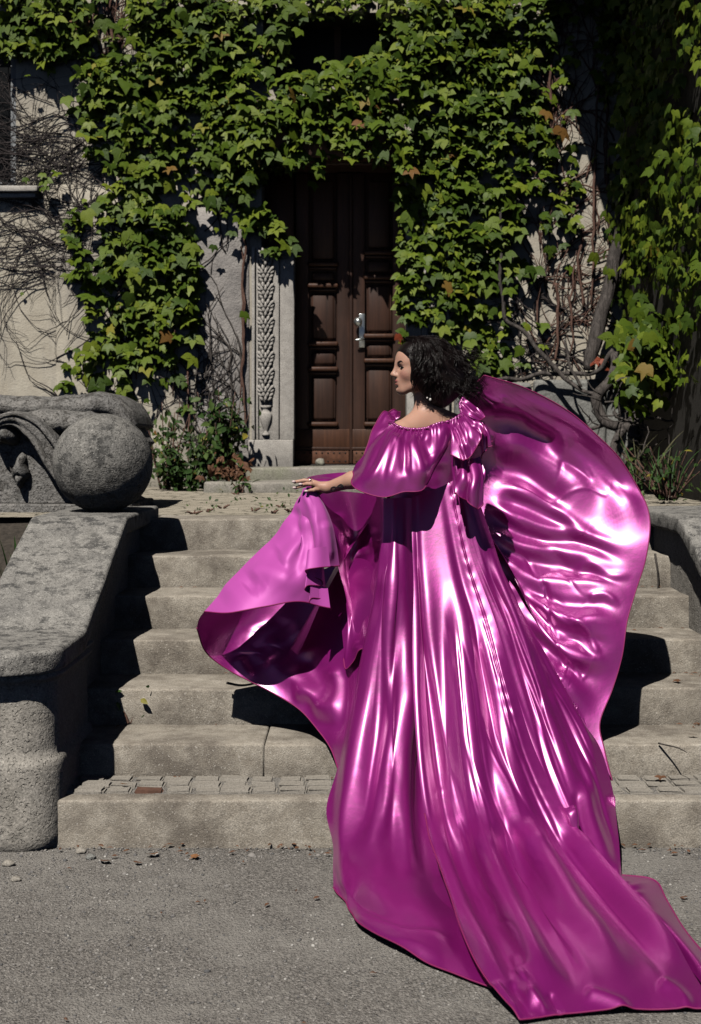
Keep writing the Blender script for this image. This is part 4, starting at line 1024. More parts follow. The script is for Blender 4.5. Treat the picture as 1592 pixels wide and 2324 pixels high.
# ---- right skirt, deep pleats
S3 = sheet([
  [(1015,1100,5.66),(1055,1280,5.58),(1095,1400,5.50),(1140,1560,5.39),(1185,1720,5.25),(1235,1810,5.16),(1295,1920,5.02),g_(1370,2025,.015)],
  [(1050,1110,5.63),(1100,1280,5.56),(1160,1420,5.49),(1215,1580,5.38),(1265,1720,5.27),(1305,1830,5.14),(1350,1930,4.96),(1392,1996,4.84)],
  [(1070,1120,5.65),(1125,1290,5.58),(1195,1440,5.51),(1265,1600,5.42),(1325,1730,5.32),(1365,1840,5.17),(1390,1930,5.0),(1405,1990,4.84)],
  [(1085,1130,5.68),(1150,1310,5.62),(1225,1460,5.56),(1300,1600,5.5),(1362,1700,5.42),(1388,1780,5.34),(1402,1880,5.14),(1411,1988,4.86)]], 150, 220)
S3 = strokes(S3, [
  ([S_(p) for p in ((640,120),(720,420),(830,740),(960,1060),(1080,1400),(1140,1600))], 8, 13, .045),
  ([S_(p) for p in ((660,180),(780,500),(900,760),(1020,1060),(1130,1330),(1180,1560))], 8, 8, -.045),
  ([S_(p) for p in ((700,300),(830,580),(950,820),(1080,1080),(1180,1330),(1230,1600))], 10, 12, .045),
  ([S_(p) for p in ((760,420),(900,680),(1040,920),(1160,1160),(1240,1400))], 9, 9, -.040),
  ([S_(p) for p in ((980,980),(1080,1120),(1180,1260),(1250,1400))], 12, 10, .030),
  ([S_(p) for p in ((620,100),(700,440),(800,760),(900,1060),(1000,1360),(1060,1600))], 8, 8, -.035),
  ([T_(p) for p in ((1130,150),(1150,300),(1200,440),(1250,530))], 14, 14, .030),
  ([T_(p) for p in ((1090,200),(1120,330),(1150,420))], 8, 8, -.035)])
S3 = auto_folds(S3, 12, 5, w=(4, 8), amp=(.004, .009))
S3 = floor_clamp(wrinkle(S3, 6, .004, 3, (1.5, 1, .5))); cloth('skirt', S3)
# ---- puddle of cloth on the gravel at the right
SP = sheet([
  [g_(1360,2000,.02),g_(1420,2040,.02),g_(1500,2125,.015),g_(1580,2215,.012),g_(1640,2300,.012)],
  [g_(1390,1992,.07),g_(1440,2020,.06),g_(1500,2080,.05),g_(1570,2160,.04),g_(1645,2260,.02)],
  [g_(1412,1986,.05),g_(1482,1994,.04),g_(1512,2040,.02),g_(1556,2112,.012),g_(1640,2210,.012)]], 60, 120)
SP = strokes(SP, [([(1385,2010),(1420,2016),(1455,2008),(1478,2000)], 6, 7, .035), ([(1380,2022),(1430,2032),(1470,2022)], 5, 6, .028), ([(1430,2060),(1480,2080),(1510,2110)], 10, 10, .02), ([(1400,2006),(1440,2000)], 4, 5, .025)])
cloth('train', floor_clamp(SP)); hem(SP[-1])
# small curled turn of the hem at (1305,1840)
SQ = sheet([[(1270,1826,5.02),(1285,1834,4.99),(1305,1826,5.0),(1312,1850,5.0)], [(1276,1845,5.0),(1292,1852,4.96),(1310,1840,4.97),(1314,1880,4.96)], [(1290,1880,4.98),(1300,1890,4.95),(1308,1880,4.95),(1312,1915,4.94)], [(1308,1905,4.97),(1312,1912,4.95),(1314,1915,4.95),(1316,1935,4.93)]], 24, 30)
cloth('hem_curl', SQ)
# ---- wing: the thrown half of the skirt
S4 = sheet([
  [(1045,905,5.93),(1072,878,5.90),(1100,852,5.84)],
  [(1052,945,5.97),(1125,908,5.96),(1190,880,5.83)],
  [(1058,980,6.00),(1190,952,6.02),(1298,938,5.84)],
  [(1064,1015,6.00),(1230,1012,6.05),(1392,1022,5.88)],
  [(1070,1052,5.97),(1260,1082,6.02),(1450,1110,5.90)],
  [(1076,1092,5.935),(1275,1150,5.97),(1475,1180,5.88)],
  [(1085,1132,5.90),(1280,1230,5.91),(1466,1268,5.85)],
  [(1098,1182,5.85),(1275,1310,5.85),(1442,1345,5.80)],
  [(1118,1242,5.80),(1275,1390,5.79),(1424,1410,5.75)],
  [(1143,1312,5.74),(1283,1460,5.73),(1412,1490,5.69)],
  [(1178,1392,5.67),(1290,1530,5.66),(1390,1565,5.63)],
  [(1222,1472,5.61),(1300,1590,5.59),(1362,1640,5.56)],
  [(1288,1592,5.55),(1340,1662,5.53),(1372,1700,5.49)],
  [(1345,1690,5.47),(1375,1740,5.44),(1390,1772,5.41)]], 300, 220)
def wing_depth(A):
    """lay the wing on a leaning, billowing surface: the top leans over, the lower part lies back"""
    x, y = project(A); Y = A[..., 1].copy()
    for _ in range(12):
        X = (x - CXP) * Y / FPX; z = CAM_H - (y - HORP) * Y / FPX
        zc = 1.43 - .10 * (X - .55) + .05 * np.sin(X * 8 + .6)
        q_ = (z - zc) / .05; zm = zc + .05 * (-np.logaddexp(0, -q_)); Y = 5.98 - .15 * (X - .55) + .42 * (np.maximum(zm, .9) - 1.174) + .42 * np.minimum(zm - .9, 0)
        over = np.maximum(z - zc + .08, 0); Y = Y - .60 * over ** 2 / (over + .22)
        Y = Y + .022 * np.sin(X * 9.5 - z * 7 + 1.0) * np.clip((1.45 - z) * 2, 0, 1) + .010 * np.sin(X * 6 + z * 15)
    return np.stack([(x - CXP) * Y / FPX, Y, CAM_H - (y - HORP) * Y / FPX], axis=-1)
S4 = wing_depth(S4)
SW = [
  (1, 26, ((1110,1010),(1180,1020),(1250,1055),(1310,1110),(1360,1170))), (-1, 20, ((1105,1050),(1180,1075),(1250,1115),(1300,1160))),
  (1, 30, ((1240,985),(1310,1020),(1370,1080),(1420,1150),(1448,1220))), (-1, 17, ((1275,985),(1340,1030),(1395,1090),(1430,1150))),
  (1, 15, ((1120,1090),(1200,1120),(1260,1160),(1310,1195),(1334,1212),(1330,1240))), (-1, 14, ((1130,1125),(1210,1150),(1280,1190),(1330,1240))),
  (1, 14, ((1095,1130),(1160,1170),(1230,1195),(1300,1210),(1380,1225),(1440,1250))), (-1, 14, ((1100,1165),(1170,1205),(1250,1225),(1340,1240),(1430,1280))),
  (1, 15, ((1100,1190),(1180,1235),(1260,1250),(1340,1262),(1440,1300))), (-1, 13, ((1110,1225),(1190,1270),(1270,1285),(1360,1300),(1430,1330))),
  (1, 15, ((1120,1250),(1200,1300),(1280,1320),(1350,1320),(1430,1345))), (-1, 14, ((1130,1285),(1210,1340),(1290,1365),(1370,1370),(1420,1390))),
  (1, 16, ((1140,1300),(1210,1360),(1290,1400),(1360,1410),(1420,1420))), (-1, 14, ((1155,1335),(1220,1395),(1290,1440),(1360,1455),(1410,1470))),
  (1, 15, ((1165,1360),(1230,1430),(1290,1475),(1350,1500),(1405,1510))), (-1, 13, ((1190,1410),(1250,1480),(1310,1525),(1370,1550))), (1, 14, ((1200,1430),(1260,1510),(1310,1560),(1360,1600))),
  (1, 16, ((1090,905),(1170,920),(1250,960),(1330,1010))), (-1, 20, ((1085,950),(1170,955),(1240,990),(1290,1010))), (1, 12, ((1160,895),(1250,930),(1340,985),(1400,1040))),
  (1, 9, ((1300,1300),(1345,1290),(1390,1305),(1440,1310))), (1, 8, ((1290,1395),(1330,1420),(1352,1460),(1372,1500))), (1, 8, ((1330,1350),(1370,1345),(1410,1370)))]
jr = random.Random(14)
S4 = strokes(S4, [([(x + jr.gauss(0, 3), y + jr.gauss(0, 4)) for x, y in pts], w * jr.uniform(.7, 1.0), w * jr.uniform(.9, 1.3), s * .032) for s, w, pts in SW], .95)
S4 = auto_folds(S4, 10, 16, (.1, .5), (.6, .95), (4, 8), (.002, .005), u=(.1, .95), drift=.09)
S4 = auto_folds(S4, 8, 6, (0, .2), (.6, 1), (8, 16), (.003, .007), u=(.42, .95), drift=.03)
S4 = wrinkle(S4, 7, .0045, 4, (1, 1, 1.2)); cloth('wing', floor_clamp(S4)); hem(S4[:, -1]); hem(S4[0])
# ---- left flare: outer panel, inner sheet, frill, drape from the hand
SA = sheet([
  [(690,1113,5.76),(670,1147,5.77),(640,1200,5.76),(570,1275,5.73),(510,1335,5.69),(464,1388,5.67)],
  [(694,1114,5.73),(688,1180,5.71),(650,1260,5.65),(590,1330,5.59),(520,1391,5.56)],
  [(699,1115,5.72),(704,1200,5.69),(690,1280,5.61),(652,1330,5.57),(600,1377,5.54)],
  [(704,1115,5.72),(720,1200,5.69),(715,1280,5.63),(702,1330,5.59),(680,1365,5.57)],
  [(708,1116,5.73),(735,1200,5.71),(736,1290,5.68),(741,1340,5.66),(752,1382,5.65)]], 120, 140)
SA = strokes(SA, [([L_(p) for p in ((860,300),(930,560),(900,800),(880,1000))], 12, 14, .020), ([L_(p) for p in ((520,930),(620,860),(760,900),(880,1000))], 18, 22, .018), ([L_(p) for p in ((480,980),(560,920),(640,960))], 14, 14, -.014),
  ([L_(p) for p in ((700,760),(780,700),(800,540),(830,420))], 26, 22, .016), ([L_(p) for p in ((300,1060),(480,900),(640,720),(760,560))], 30, 24, .014), ([L_(p) for p in ((820,380),(880,600),(850,820))], 10, 10, -.014)])
SA = auto_folds(SA, 7, 2, (.05, .3), (.5, .95), (8, 16), (.004, .009))
SA = wrinkle(SA, 6, .003, 5); cloth('flare', SA, mat='satin_back'); hem(SA[:, -1])
SCi = sheet([
  [(464,1388,5.67),(452,1405,5.67),(447,1425,5.68)],
  [(520,1378,5.81),(490,1430,5.81),(470,1482,5.77)],
  [(600,1345,5.93),(560,1440,5.89),(530,1527,5.81)],
  [(680,1310,5.96),(650,1450,5.88),(610,1567,5.78)],
  [(740,1290,5.93),(715,1460,5.81),(680,1610,5.71)],
  [(790,1270,5.86),(760,1470,5.74),(725,1660,5.61)],
  [(830,1270,5.77),(800,1480,5.66),(752,1700,5.52)],
  [(858,1300,5.67),(832,1470,5.60),(768,1747,5.40)]], 140, 140)
SCi = strokes(SCi, [([L_(p) for p in ((430,1440),(470,1530),(540,1620))], 10, 12, .016), ([L_(p) for p in ((620,1440),(760,1560),(900,1640),(1030,1760))], 26, 20, .020), ([L_(p) for p in ((880,1400),(960,1560),(1060,1640),(1100,1800))], 22, 22, -.020),
  ([L_(p) for p in ((800,1720),(950,1720),(1010,1800),(1030,1930))], 16, 14, .020), ([L_(p) for p in ((1080,1500),(1100,1700),(1090,1950))], 16, 20, .024), ([L_(p) for p in ((1180,1500),(1180,1800),(1130,2100))], 10, 12, -.024)])
SCi = auto_folds(SCi, 4, 2, (.3, .5), (.7, .98), (12, 20), (.005, .009))
SCi = wrinkle(SCi, 4, .004, 6); cloth('flare_lining', SCi); hem(SCi[:, -1])
SD = sheet([
  [(710,1108,5.75),(745,1180,5.76),(765,1280,5.75),(790,1400,5.73),(780,1495,5.66)],
  [(745,1112,5.78),(775,1200,5.82),(790,1300,5.82),(800,1400,5.74),(785,1518,5.61)],
  [(790,1116,5.81),(810,1200,5.85),(820,1300,5.81),(820,1400,5.71),(800,1505,5.58)],
  [(830,1120,5.79),(845,1200,5.79),(850,1300,5.73),(845,1400,5.64),(820,1480,5.55)],
  [(868,1125,5.70),(873,1200,5.67),(873,1280,5.63),(862,1370,5.58),(838,1465,5.52)]], 110, 150)
SD = strokes(SD, [([L_(p) for p in ((1400,520),(1370,640),(1270,730),(1140,790))], 9, 12, .034), ([L_(p) for p in ((1410,620),(1340,760),(1240,860),(1150,930))], 12, 12, -.020),
  ([L_(p) for p in ((1430,760),(1430,880),(1340,1020),(1270,1200),(1230,1400))], 9, 12, .034), ([L_(p) for p in ((1440,860),(1420,1000),(1350,1180),(1310,1360),(1200,1500))], 8, 10, .034), ([L_(p) for p in ((1400,840),(1360,1000),(1290,1160),(1260,1350))], 6, 7, -.03),
  ([L_(p) for p in ((1290,1330),(1260,1390),(1290,1400),(1230,1460))], 6, 6, .015), ([L_(p) for p in ((1110,420),(1160,600),(1180,760))], 14, 14, .012)])
SD = auto_folds(SD, 8, 4, (.05, .4), (.6, .95), (5, 10), (.004, .010))
SD = wrinkle(SD, 6, .003, 7); cloth('drape', SD); hem(SD[:, -1])
SB = sheet([
  [(688,1108,5.71),(681,1146,5.70),(704,1210,5.68),(702,1290,5.66)],
  [(699,1106,5.685),(710,1156,5.665),(722,1220,5.635),(720,1283,5.625)],
  [(712,1108,5.69),(735,1156,5.67),(746,1220,5.65),(745,1286,5.64)],
  [(722,1116,5.715),(752,1180,5.70),(765,1240,5.69),(771,1284,5.69)]], 60, 100)
SB = strokes(SB, [([(686,1112),(702,1140),(716,1180),(722,1230),(716,1285)], 7, 8, .024), ([(694,1116),(710,1150),(716,1190)], 4, 5, -.02), ([(735,1180),(745,1240),(748,1284)], 9, 9, .014)])
cloth('flare_fold', SB, mat='satin_back'); hem(SB[:, -1])
zz = [(750,1286,5.665),(722,1288,5.63),(694,1294,5.63),(700,1304,5.66),(732,1320,5.69),(733,1326,5.69),(696,1330,5.64),(692,1336,5.635),(700,1344,5.66),(731,1350,5.69),(731,1357,5.68),(706,1358,5.64),(702,1366,5.63),(722,1374,5.655),(750,1380,5.67)]
zz = [(p[0], p[1], p[2] - .095) for p in zz]
b0 = cr([q3(p) for p in zz], 90); b1 = cr([q3((p[0] * .8 + 722 * .2, p[1] - 46, p[2] + .03)) for p in zz], 90)
SF = np.stack([b0 * (1 - t) + b1 * t for t in np.linspace(0, 1, 14)], axis=1); cloth('flare_frill', SF, mat='satin_back'); hem(b0, .0022)
SE = sheet([[(684,1096,5.80),(700,1083,5.84),(745,1075,5.87),(790,1072,5.88),(840,1078,5.88)], [(686,1100,5.77),(705,1090,5.79),(750,1088,5.82),(795,1090,5.84),(845,1095,5.84)], [(700,1108,5.76),(725,1104,5.78),(760,1106,5.80),(800,1110,5.82),(850,1112,5.82)]], 30, 60)
SE = strokes(SE, [([(690,1096),(720,1088),(770,1092)], 5, 5, .018), ([(700,1090),(740,1084),(800,1082)], 4, 4, -.012)]); cloth('drape', SE)
# far side of the skirt, facing the stairs
rail = []
for k, a in enumerate(np.linspace(0, math.pi, 9)):
    top = np.array([.30 + .15 * math.cos(a), 5.82 + .09 * math.sin(a), 1.27]); r = .52 + .05 * math.sin(5 * a)
    zf = .64; bot = np.array([.30 + r * math.cos(a), 5.72 + .50 * math.sin(a), zf]); rail.append(cr([top, top * .6 + bot * .4 + np.array([0, .02, .05]), bot], 40))
FB = hermite(np.linspace(0, 1, 9), np.array(rail).reshape(9, -1), np.linspace(0, 1, 90)).reshape(90, 40, 3)
cloth('skirt', pleats(FB, 6, .012, 5, vfun=lambda v: v))
# ---- bodice
rails = []
for a in np.linspace(0, 2 * math.pi, 25):
    c = [(.297, 5.83, 1.545, .124, .090), (.300, 5.815, 1.52, .140, .108), (.302, 5.815, 1.42, .132, .104), (.302, 5.82, 1.32, .120, .095), (.302, 5.82, 1.25, .140, .105)]
    rails.append(cr([np.array([x + rx * math.cos(a), y + ry * math.sin(a), z]) for x, y, z, rx, ry in c], 40))
BD = hermite(np.linspace(0, 1, 25), np.array(rails).reshape(25, -1), np.linspace(0, 1, 120)).reshape(120, 40, 3)
cloth('bodice', wrinkle(BD, 14, .006, 8, (1, 1, 2)))
# ---- shoulder ruffle
def ruffle(name, rails, nu, nv, freq, amp, seed, st=(), hm=True, gather=True):
    A = sheet(rails, nu, nv); A = pleats(A, freq, amp, seed, 1.0, .6, vfun=lambda v: .25 + .9 * v ** .8)
    if gather:                                     # fine gathers right under the elastic
        u = np.linspace(0, 1, nu)[:, None]; v = np.linspace(0, 1, nv)[None, :]; N = normals(A)
        A = A + N * (.006 * np.sin(u * freq * 34 + 2 * np.sin(u * 23)) * np.exp(-v / .10))[..., None]
    if st: A = strokes(A, st)
    o = cloth(name, A)
    if hm: hem(A[:, -1], .0024)
    return A
def Z_(p): return ((1240 + p[0] / 2.653) / 1.608, (1450 + p[1] / 2.653) / 1.608)
RA = ruffle('ruffle', [
  [(893,960,5.61),(850,1000,5.57),(815,1045,5.57),(799,1069,5.59)],
  [(901,966,5.58),(866,1015,5.51),(833,1072,5.47),(806,1106,5.48)],
  [(916,971,5.56),(898,1020,5.47),(880,1082,5.42),(866,1128,5.42)],
  [(940,973,5.55),(930,1020,5.45),(922,1080,5.40),(915,1117,5.40)],
  [(966,971,5.55),(965,1020,5.45),(965,1070,5.41),(962,1110,5.41)],
  [(992,962,5.56),(996,1000,5.49),(996,1035,5.46),(990,1063,5.47)],
  [(1020,957,5.58),(1026,970,5.56),(1024,985,5.55),(1021,1001,5.54)]], 260, 110, 2.6, .006, 21, [
  ([Z_(p) for p in ((560,320),(480,430),(400,600),(300,800),(220,880))], 12, 14, .022), ([Z_(p) for p in ((590,330),(560,480),(500,700),(460,900))], 10, 10, .024), ([Z_(p) for p in ((520,330),(440,440),(340,640),(240,820))], 9, 9, -.02),
  ([Z_(p) for p in ((640,330),(640,560),(610,800))], 9, 9, -.022), ([Z_(p) for p in ((690,340),(760,560),(800,740),(830,860))], 12, 12, .024), ([Z_(p) for p in ((670,400),(690,600),(720,860))], 7, 9, .018), ([Z_(p) for p in ((800,350),(860,520),(920,640))], 12, 12, -.016),
  ([Z_(p) for p in ((860,330),(960,300),(1060,330))], 8, 10, .016)])
ruffle('ruffle', [
  [(884,968,5.605),(855,1005,5.595),(826,1046,5.595)], [(887,963,5.635),(865,976,5.625),(843,978,5.645)], [(893,958,5.675),(878,950,5.675),(865,942,5.705)],
  [(900,952,5.725),(895,942,5.735),(889,931,5.765)], [(909,945,5.765),(909,940,5.775),(909,936,5.80)]], 100, 50, 2, .006, 5)
ruffle('ruffle', [
  [(1052,902,5.665),(1080,920,5.645),(1103,944,5.625)], [(1046,915,5.645),(1070,935,5.605),(1096,951,5.605)], [(1047,936,5.625),(1065,948,5.585),(1083,958,5.585)]], 80, 50, 2, .008, 9)
ruffle('ruffle', [
  [(1020,958,5.575),(1026,990,5.525),(1028,1032,5.505)], [(1031,952,5.575),(1042,1000,5.505),(1052,1044,5.465)], [(1041,945,5.585),(1060,995,5.505),(1068,1036,5.485)],
  [(1048,942,5.595),(1075,975,5.525),(1090,1000,5.505)], [(1050,938,5.615),(1080,955,5.565),(1099,964,5.555)]], 120, 70, 3, .010, 12, [
  ([Z_(p) for p in ((1100,250),(1160,400),(1220,560))], 7, 8, .024), ([Z_(p) for p in ((1180,200),(1230,330),(1290,440),(1320,470))], 7, 8, .02), ([Z_(p) for p in ((1130,240),(1190,400),(1240,500))], 5, 6, -.02)])
ruffle('ruffle_cascade', [
  [(1044,1036,5.545),(1040,1085,5.505),(1036,1121,5.485)], [(1062,1040,5.535),(1065,1095,5.465),(1062,1139,5.465)], [(1080,1040,5.545),(1089,1090,5.49),(1085,1154,5.475)], [(1090,1035,5.565),(1101,1075,5.53),(1096,1108,5.52)]], 70, 60, 1.5, .012, 3, gather=False)
ruffle('ruffle_cascade', [[(1020,1022,5.56),(1026,1075,5.54),(1033,1122,5.52)], [(1032,1026,5.53),(1037,1075,5.505),(1040,1116,5.50)], [(1042,1030,5.55),(1047,1080,5.52),(1046,1110,5.515)]], 40, 50, 1, .006, 4, gather=False)
ruffle('ruffle_cascade', [[(1078,960,5.62),(1088,1000,5.60),(1092,1040,5.59)], [(1090,958,5.61),(1104,990,5.585),(1106,1018,5.585)], [(1098,955,5.63),(1112,978,5.62),(1117,1000,5.63)]], 40, 40, 2, .010, 6, gather=False)
# elastic neckline cord with tiny puffs
nk = cr([q3(p) for p in ((884,960,5.64),(893,961,5.60),(903,967,5.575),(920,972,5.555),(945,974,5.545),(970,971,5.545),(995,961,5.555),(1020,956,5.575),(1040,945,5.585),(1048,936,5.62),(1044,918,5.64),(1051,903,5.66))], 150)
g = Geo(); rad = .0050 + .0016 * np.sin(np.arange(150) * 1.3 + 2 * np.sin(np.arange(150) * .31)); 
v, f = tube_geo(nk, list(rad), 8); g.add(v, f); o = g.build('neckline', M['satin']); o.parent = gown; o.matrix_parent_inverse = GINV
# ================================================================ the woman: body, face, hair
class Field:
    """signed distances on a grid, smoothly joined, turned into one skin"""
    def __init__(s, lo, hi, h):
        s.lo = np.array(lo, float); s.h = h; s.n = np.ceil((np.array(hi) - s.lo) / h).astype(int) + 1
        s.D = np.full(s.n, .5, np.float32)
    def add(s, fn, lo, hi, k=.012, sub=False, pad=.04):
        a = np.clip(((np.array(lo) - pad - s.lo) / s.h).astype(int), 0, s.n - 1); b = np.clip(((np.array(hi) + pad - s.lo) / s.h).astype(int) + 2, 1, s.n)
        if np.any(b <= a): return
        ax = [s.lo[i] + s.h * np.arange(a[i], b[i]) for i in range(3)]
        X = np.stack(np.meshgrid(*ax, indexing='ij'), axis=-1); d = fn(X).astype(np.float32); sl = tuple(slice(a[i], b[i]) for i in range(3)); o = s.D[sl]
        if sub: d = -d; q = np.maximum(k - np.abs(o - d), 0) / k; s.D[sl] = np.maximum(o, d) + q * q * k / 4
        else: q = np.maximum(k - np.abs(o - d), 0) / k; s.D[sl] = np.minimum(o, d) - q * q * k / 4
    def cap(s, a, b, ra, rb, k=.012, flat=None, sub=False):
        a = np.array(a, float); b = np.array(b, float); ab = b - a; L = ab @ ab + 1e-12
        def fn(X):
            t = np.clip(((X - a) @ ab) / L, 0, 1); return np.linalg.norm(X - a - t[..., None] * ab, axis=-1) - (ra + (rb - ra) * t)
        r = max(ra, rb); s.add(fn, np.minimum(a, b) - r, np.maximum(a, b) + r, k, sub)
    def ell(s, c, r, k=.012, Rm=None, sub=False):
        c = np.array(c, float); r = np.array(r, float); Rm = np.eye(3) if Rm is None else Rm
        def fn(X):
            p = (X - c) @ Rm; k0 = np.linalg.norm(p / r, axis=-1); k1 = np.linalg.norm(p / (r * r), axis=-1); return k0 * (k0 - 1) / np.maximum(k1, 1e-6)
        m = r.max(); s.add(fn, c - m, c + m, k, sub)
    def skin(s):
        D = s.D; S = D < 0; c = [S[i:S.shape[0]-1+i, j:S.shape[1]-1+j, k:S.shape[2]-1+k] for i in (0, 1) for j in (0, 1) for k in (0, 1)]
        cnt = sum(x.astype(np.int8) for x in c); act = (cnt > 0) & (cnt < 8); I = np.argwhere(act); idx = -np.ones(act.shape, np.int32); idx[act] = np.arange(len(I))
        offs = np.array([(i, j, k) for i in (0, 1) for j in (0, 1) for k in (0, 1)]); val = np.stack([D[I[:, 0] + o[0], I[:, 1] + o[1], I[:, 2] + o[2]] for o in offs], axis=1)
        acc = np.zeros((len(I), 3)); w = np.zeros(len(I))
        for a in range(8):
            for b in range(a + 1, 8):
                if np.abs(offs[a] - offs[b]).sum() != 1: continue
                m = (val[:, a] < 0) != (val[:, b] < 0); t = val[m, a] / (val[m, a] - val[m, b]); acc[m] += offs[a] + t[:, None] * (offs[b] - offs[a]); w[m] += 1
        V = s.lo + s.h * (I + acc / w[:, None]); F = []
        for ax in range(3):
            u, v = [(1, 2), (2, 0), (0, 1)][ax]; sa = [slice(1, -1)] * 3; sa[ax] = slice(0, -1); sb = list(sa); sb[ax] = slice(1, None)
            A, B_ = S[tuple(sa)], S[tuple(sb)]; e = np.argwhere(A != B_); inside = A[tuple(e.T)]; e = e + np.array([0 if i == ax else 1 for i in range(3)])
            du = np.eye(3, dtype=int)[u]; dv = np.eye(3, dtype=int)[v]
            q = np.stack([idx[tuple((e - du - dv).T)], idx[tuple((e - dv).T)], idx[tuple(e.T)], idx[tuple((e - du).T)]], axis=1); q[~inside] = q[~inside][:, ::-1]; F.append(q)
        return V, np.concatenate(F)

SP_ = 557.0
HA = R(12); HF = np.array([-math.cos(HA), -math.sin(HA), 0]); HS = np.array([math.sin(HA), -math.cos(HA), 0]); HU = np.array([0, 0, 1.])
HC = np.array(P(960, 850, 5.80)); HR = np.c_[HF, HS, HU]
def hd(f, s, u): return HC + f * HF + s * HS + u * HU
def body():
    F = Field((-.32, 5.45, .29), (.86, 6.30, 1.94), .0042)
    p = lambda x, y, Y: np.array(P(x, y, Y))
    # torso
    F.ell(p(966, 1150, 5.83), (.150, .105, .13), .05); F.ell(p(966, 1090, 5.83), (.112, .085, .12), .05); F.ell(p(968, 1025, 5.83), (.128, .096, .13), .05)
    F.ell(p(975, 972, 5.81), (.115, .075, .075), .05)
    F.cap(p(912, 988, 5.72), p(1040, 975, 5.90), .050, .050, .05)
    F.cap(p(966, 945, 5.79), p(918, 984, 5.72), .040, .047, .04); F.cap(p(985, 945, 5.82), p(1035, 970, 5.90), .042, .047, .04)
    # neck
    F.cap(p(972, 950, 5.81), p(964, 885, 5.80), .052, .047, .03)
    # left arm
    F.cap(p(908, 990, 5.70), p(856, 1074, 5.60), .046, .038, .03); F.cap(p(856, 1074, 5.60), p(800, 1090, 5.64), .038, .033, .02); F.cap(p(800, 1089, 5.64), p(744, 1107, 5.69), .033, .0225, .015)
    # right arm, raised behind the cloth
    F.cap(p(1042, 980, 5.92), p(1120, 1000, 6.10), .044, .036, .03); F.cap(p(1120, 1000, 6.10), p(1165, 930, 6.17), .034, .022, .015)
    # legs on two steps
    F.cap(p(940, 1180, 5.83), np.array([.25, 5.80, .80]), .082, .055, .04); F.cap((.25, 5.80, .80), (.24, 5.83, .40), .052, .034, .03); F.cap((.24, 5.84, .34), (.22, 5.72, .325), .032, .022, .02)
    F.cap(p(995, 1180, 5.83), np.array([.36, 5.88, .86]), .082, .055, .04); F.cap((.36, 5.88, .86), (.37, 6.10, .52), .052, .034, .03); F.cap((.37, 6.12, .49), (.38, 6.22, .478), .030, .020, .02)
    # left hand: palm, four fingers, thumb
    F.ell(p(728, 1106, 5.69), (.036, .017, .019), .012); F.cap(p(740, 1106, 5.69), p(718, 1102, 5.685), .021, .016, .012)
    fingers = [([(720,1096,5.69),(705,1091,5.69),(690,1090.5,5.695),(669,1094,5.70)], .0092), ([(717,1101,5.675),(706,1098.5,5.665),(697,1098,5.665),(684,1100.5,5.672)], .0090),
               ([(718,1098,5.70),(702,1099,5.71),(688,1102,5.71),(670,1107.5,5.712)], .0086), ([(722,1111,5.675),(713,1112,5.665),(706,1112.5,5.667),(697,1115.5,5.675)], .0080)]
    for pts, r in fingers:
        q = [p(*a) for a in pts]
        for i in range(3): F.cap(q[i], q[i+1], r - .0007 * i, r - .0007 * (i + 1), .004)
    t = [p(*a) for a in ((734,1112,5.70),(722,1119,5.715),(710,1121,5.72),(699,1118,5.715))]
    for i in range(3): F.cap(t[i], t[i+1], .0115 - .001 * i, .0105 - .001 * i, .005)
    # right hand, closed on the cloth
    c = p(1172, 918, 6.18); F.ell(c, (.030, .030, .036), .012)
    for i in range(4):
        a = c + np.array([.0 + .012 * i - .018, -.012, .03 - .004 * i]); F.cap(a, a + np.array([.004, -.03, .004]), .0088, .0084, .004); F.cap(a + np.array([.004, -.03, .004]), a + np.array([.004, -.030, -.022]), .0084, .0076, .004)
    F.cap(c + np.array([-.025, -.005, 0]), c + np.array([-.022, -.034, .006]), .010, .008, .004)
    # head
    E = lambda f, s, u, r, k=.012, sub=False: F.ell(hd(f, s, u), r, k, HR, sub)
    E(.004, 0, .055, (.094, .074, .085), .03); E(.060, 0, .012, (.048, .056, .075), .03); E(.070, 0, .062, (.037, .054, .045), .03)
    for s in (1, -1):
        F.cap(hd(.022, .052 * s, -.030), hd(.082, .020 * s, -.064), .018, .015, .03); E(.072, .040 * s, .000, (.022, .016, .020), .025)
        F.cap(hd(.101, .008 * s, .044), hd(.082, .046 * s, .046), .0080, .0080, .014)
        E(.020, .068 * s, .010, (.016, .008, .030), .008)
    E(.089, 0, -.064, (.019, .021, .017), .022); E(.085, 0, -.030, (.026, .028, .028), .025)
    for s in (1, -1): E(.1085, .031 * s, .0250, (.0105, .017, .0100), .014, True)
    F.cap(hd(.103, 0, .042), hd(.1215, 0, .003), .0082, .0098, .014); E(.1235, 0, -.002, (.0112, .0112, .0088), .010)
    for s in (1, -1): E(.1130, .0105 * s, -.006, (.011, .0075, .007), .006)
    E(.1055, 0, -.0265, (.0115, .021, .0062), .006); E(.1045, 0, -.0405, (.0115, .018, .0068), .006); E(.1225, .0, -.0335, (.0130, .020, .0018), .003, True)
    F.ell(hd(.1155, 0, -.0515), (.010, .018, .0045), .010, HR, True)
    V, Q = F.skin()
    return V, Q
bv, bq = body()
def mat_skin():
    t = NT('skin'); a = t.node('ShaderNodeAttribute', _attribute_name='tint'); n = t.noise(160, 3, .6); big = t.noise(9, 2, .5)
    col = t.mix(a.outputs['Color'], (.42, .20, .14), t.ramp(big, (.4, 0), (.75, .25)))
    m = t.out(col, .46, t.bump(n, .0012, .35), .42); t.b.inputs['Subsurface Weight'].default_value = .12; t.b.inputs['Subsurface Radius'].default_value = (.010, .004, .002); return m
M['skin'] = mat_skin()
o = mesh_obj('body', bv, bq.tolist(), M['skin'], None, True); keep(o, person); body_o = o
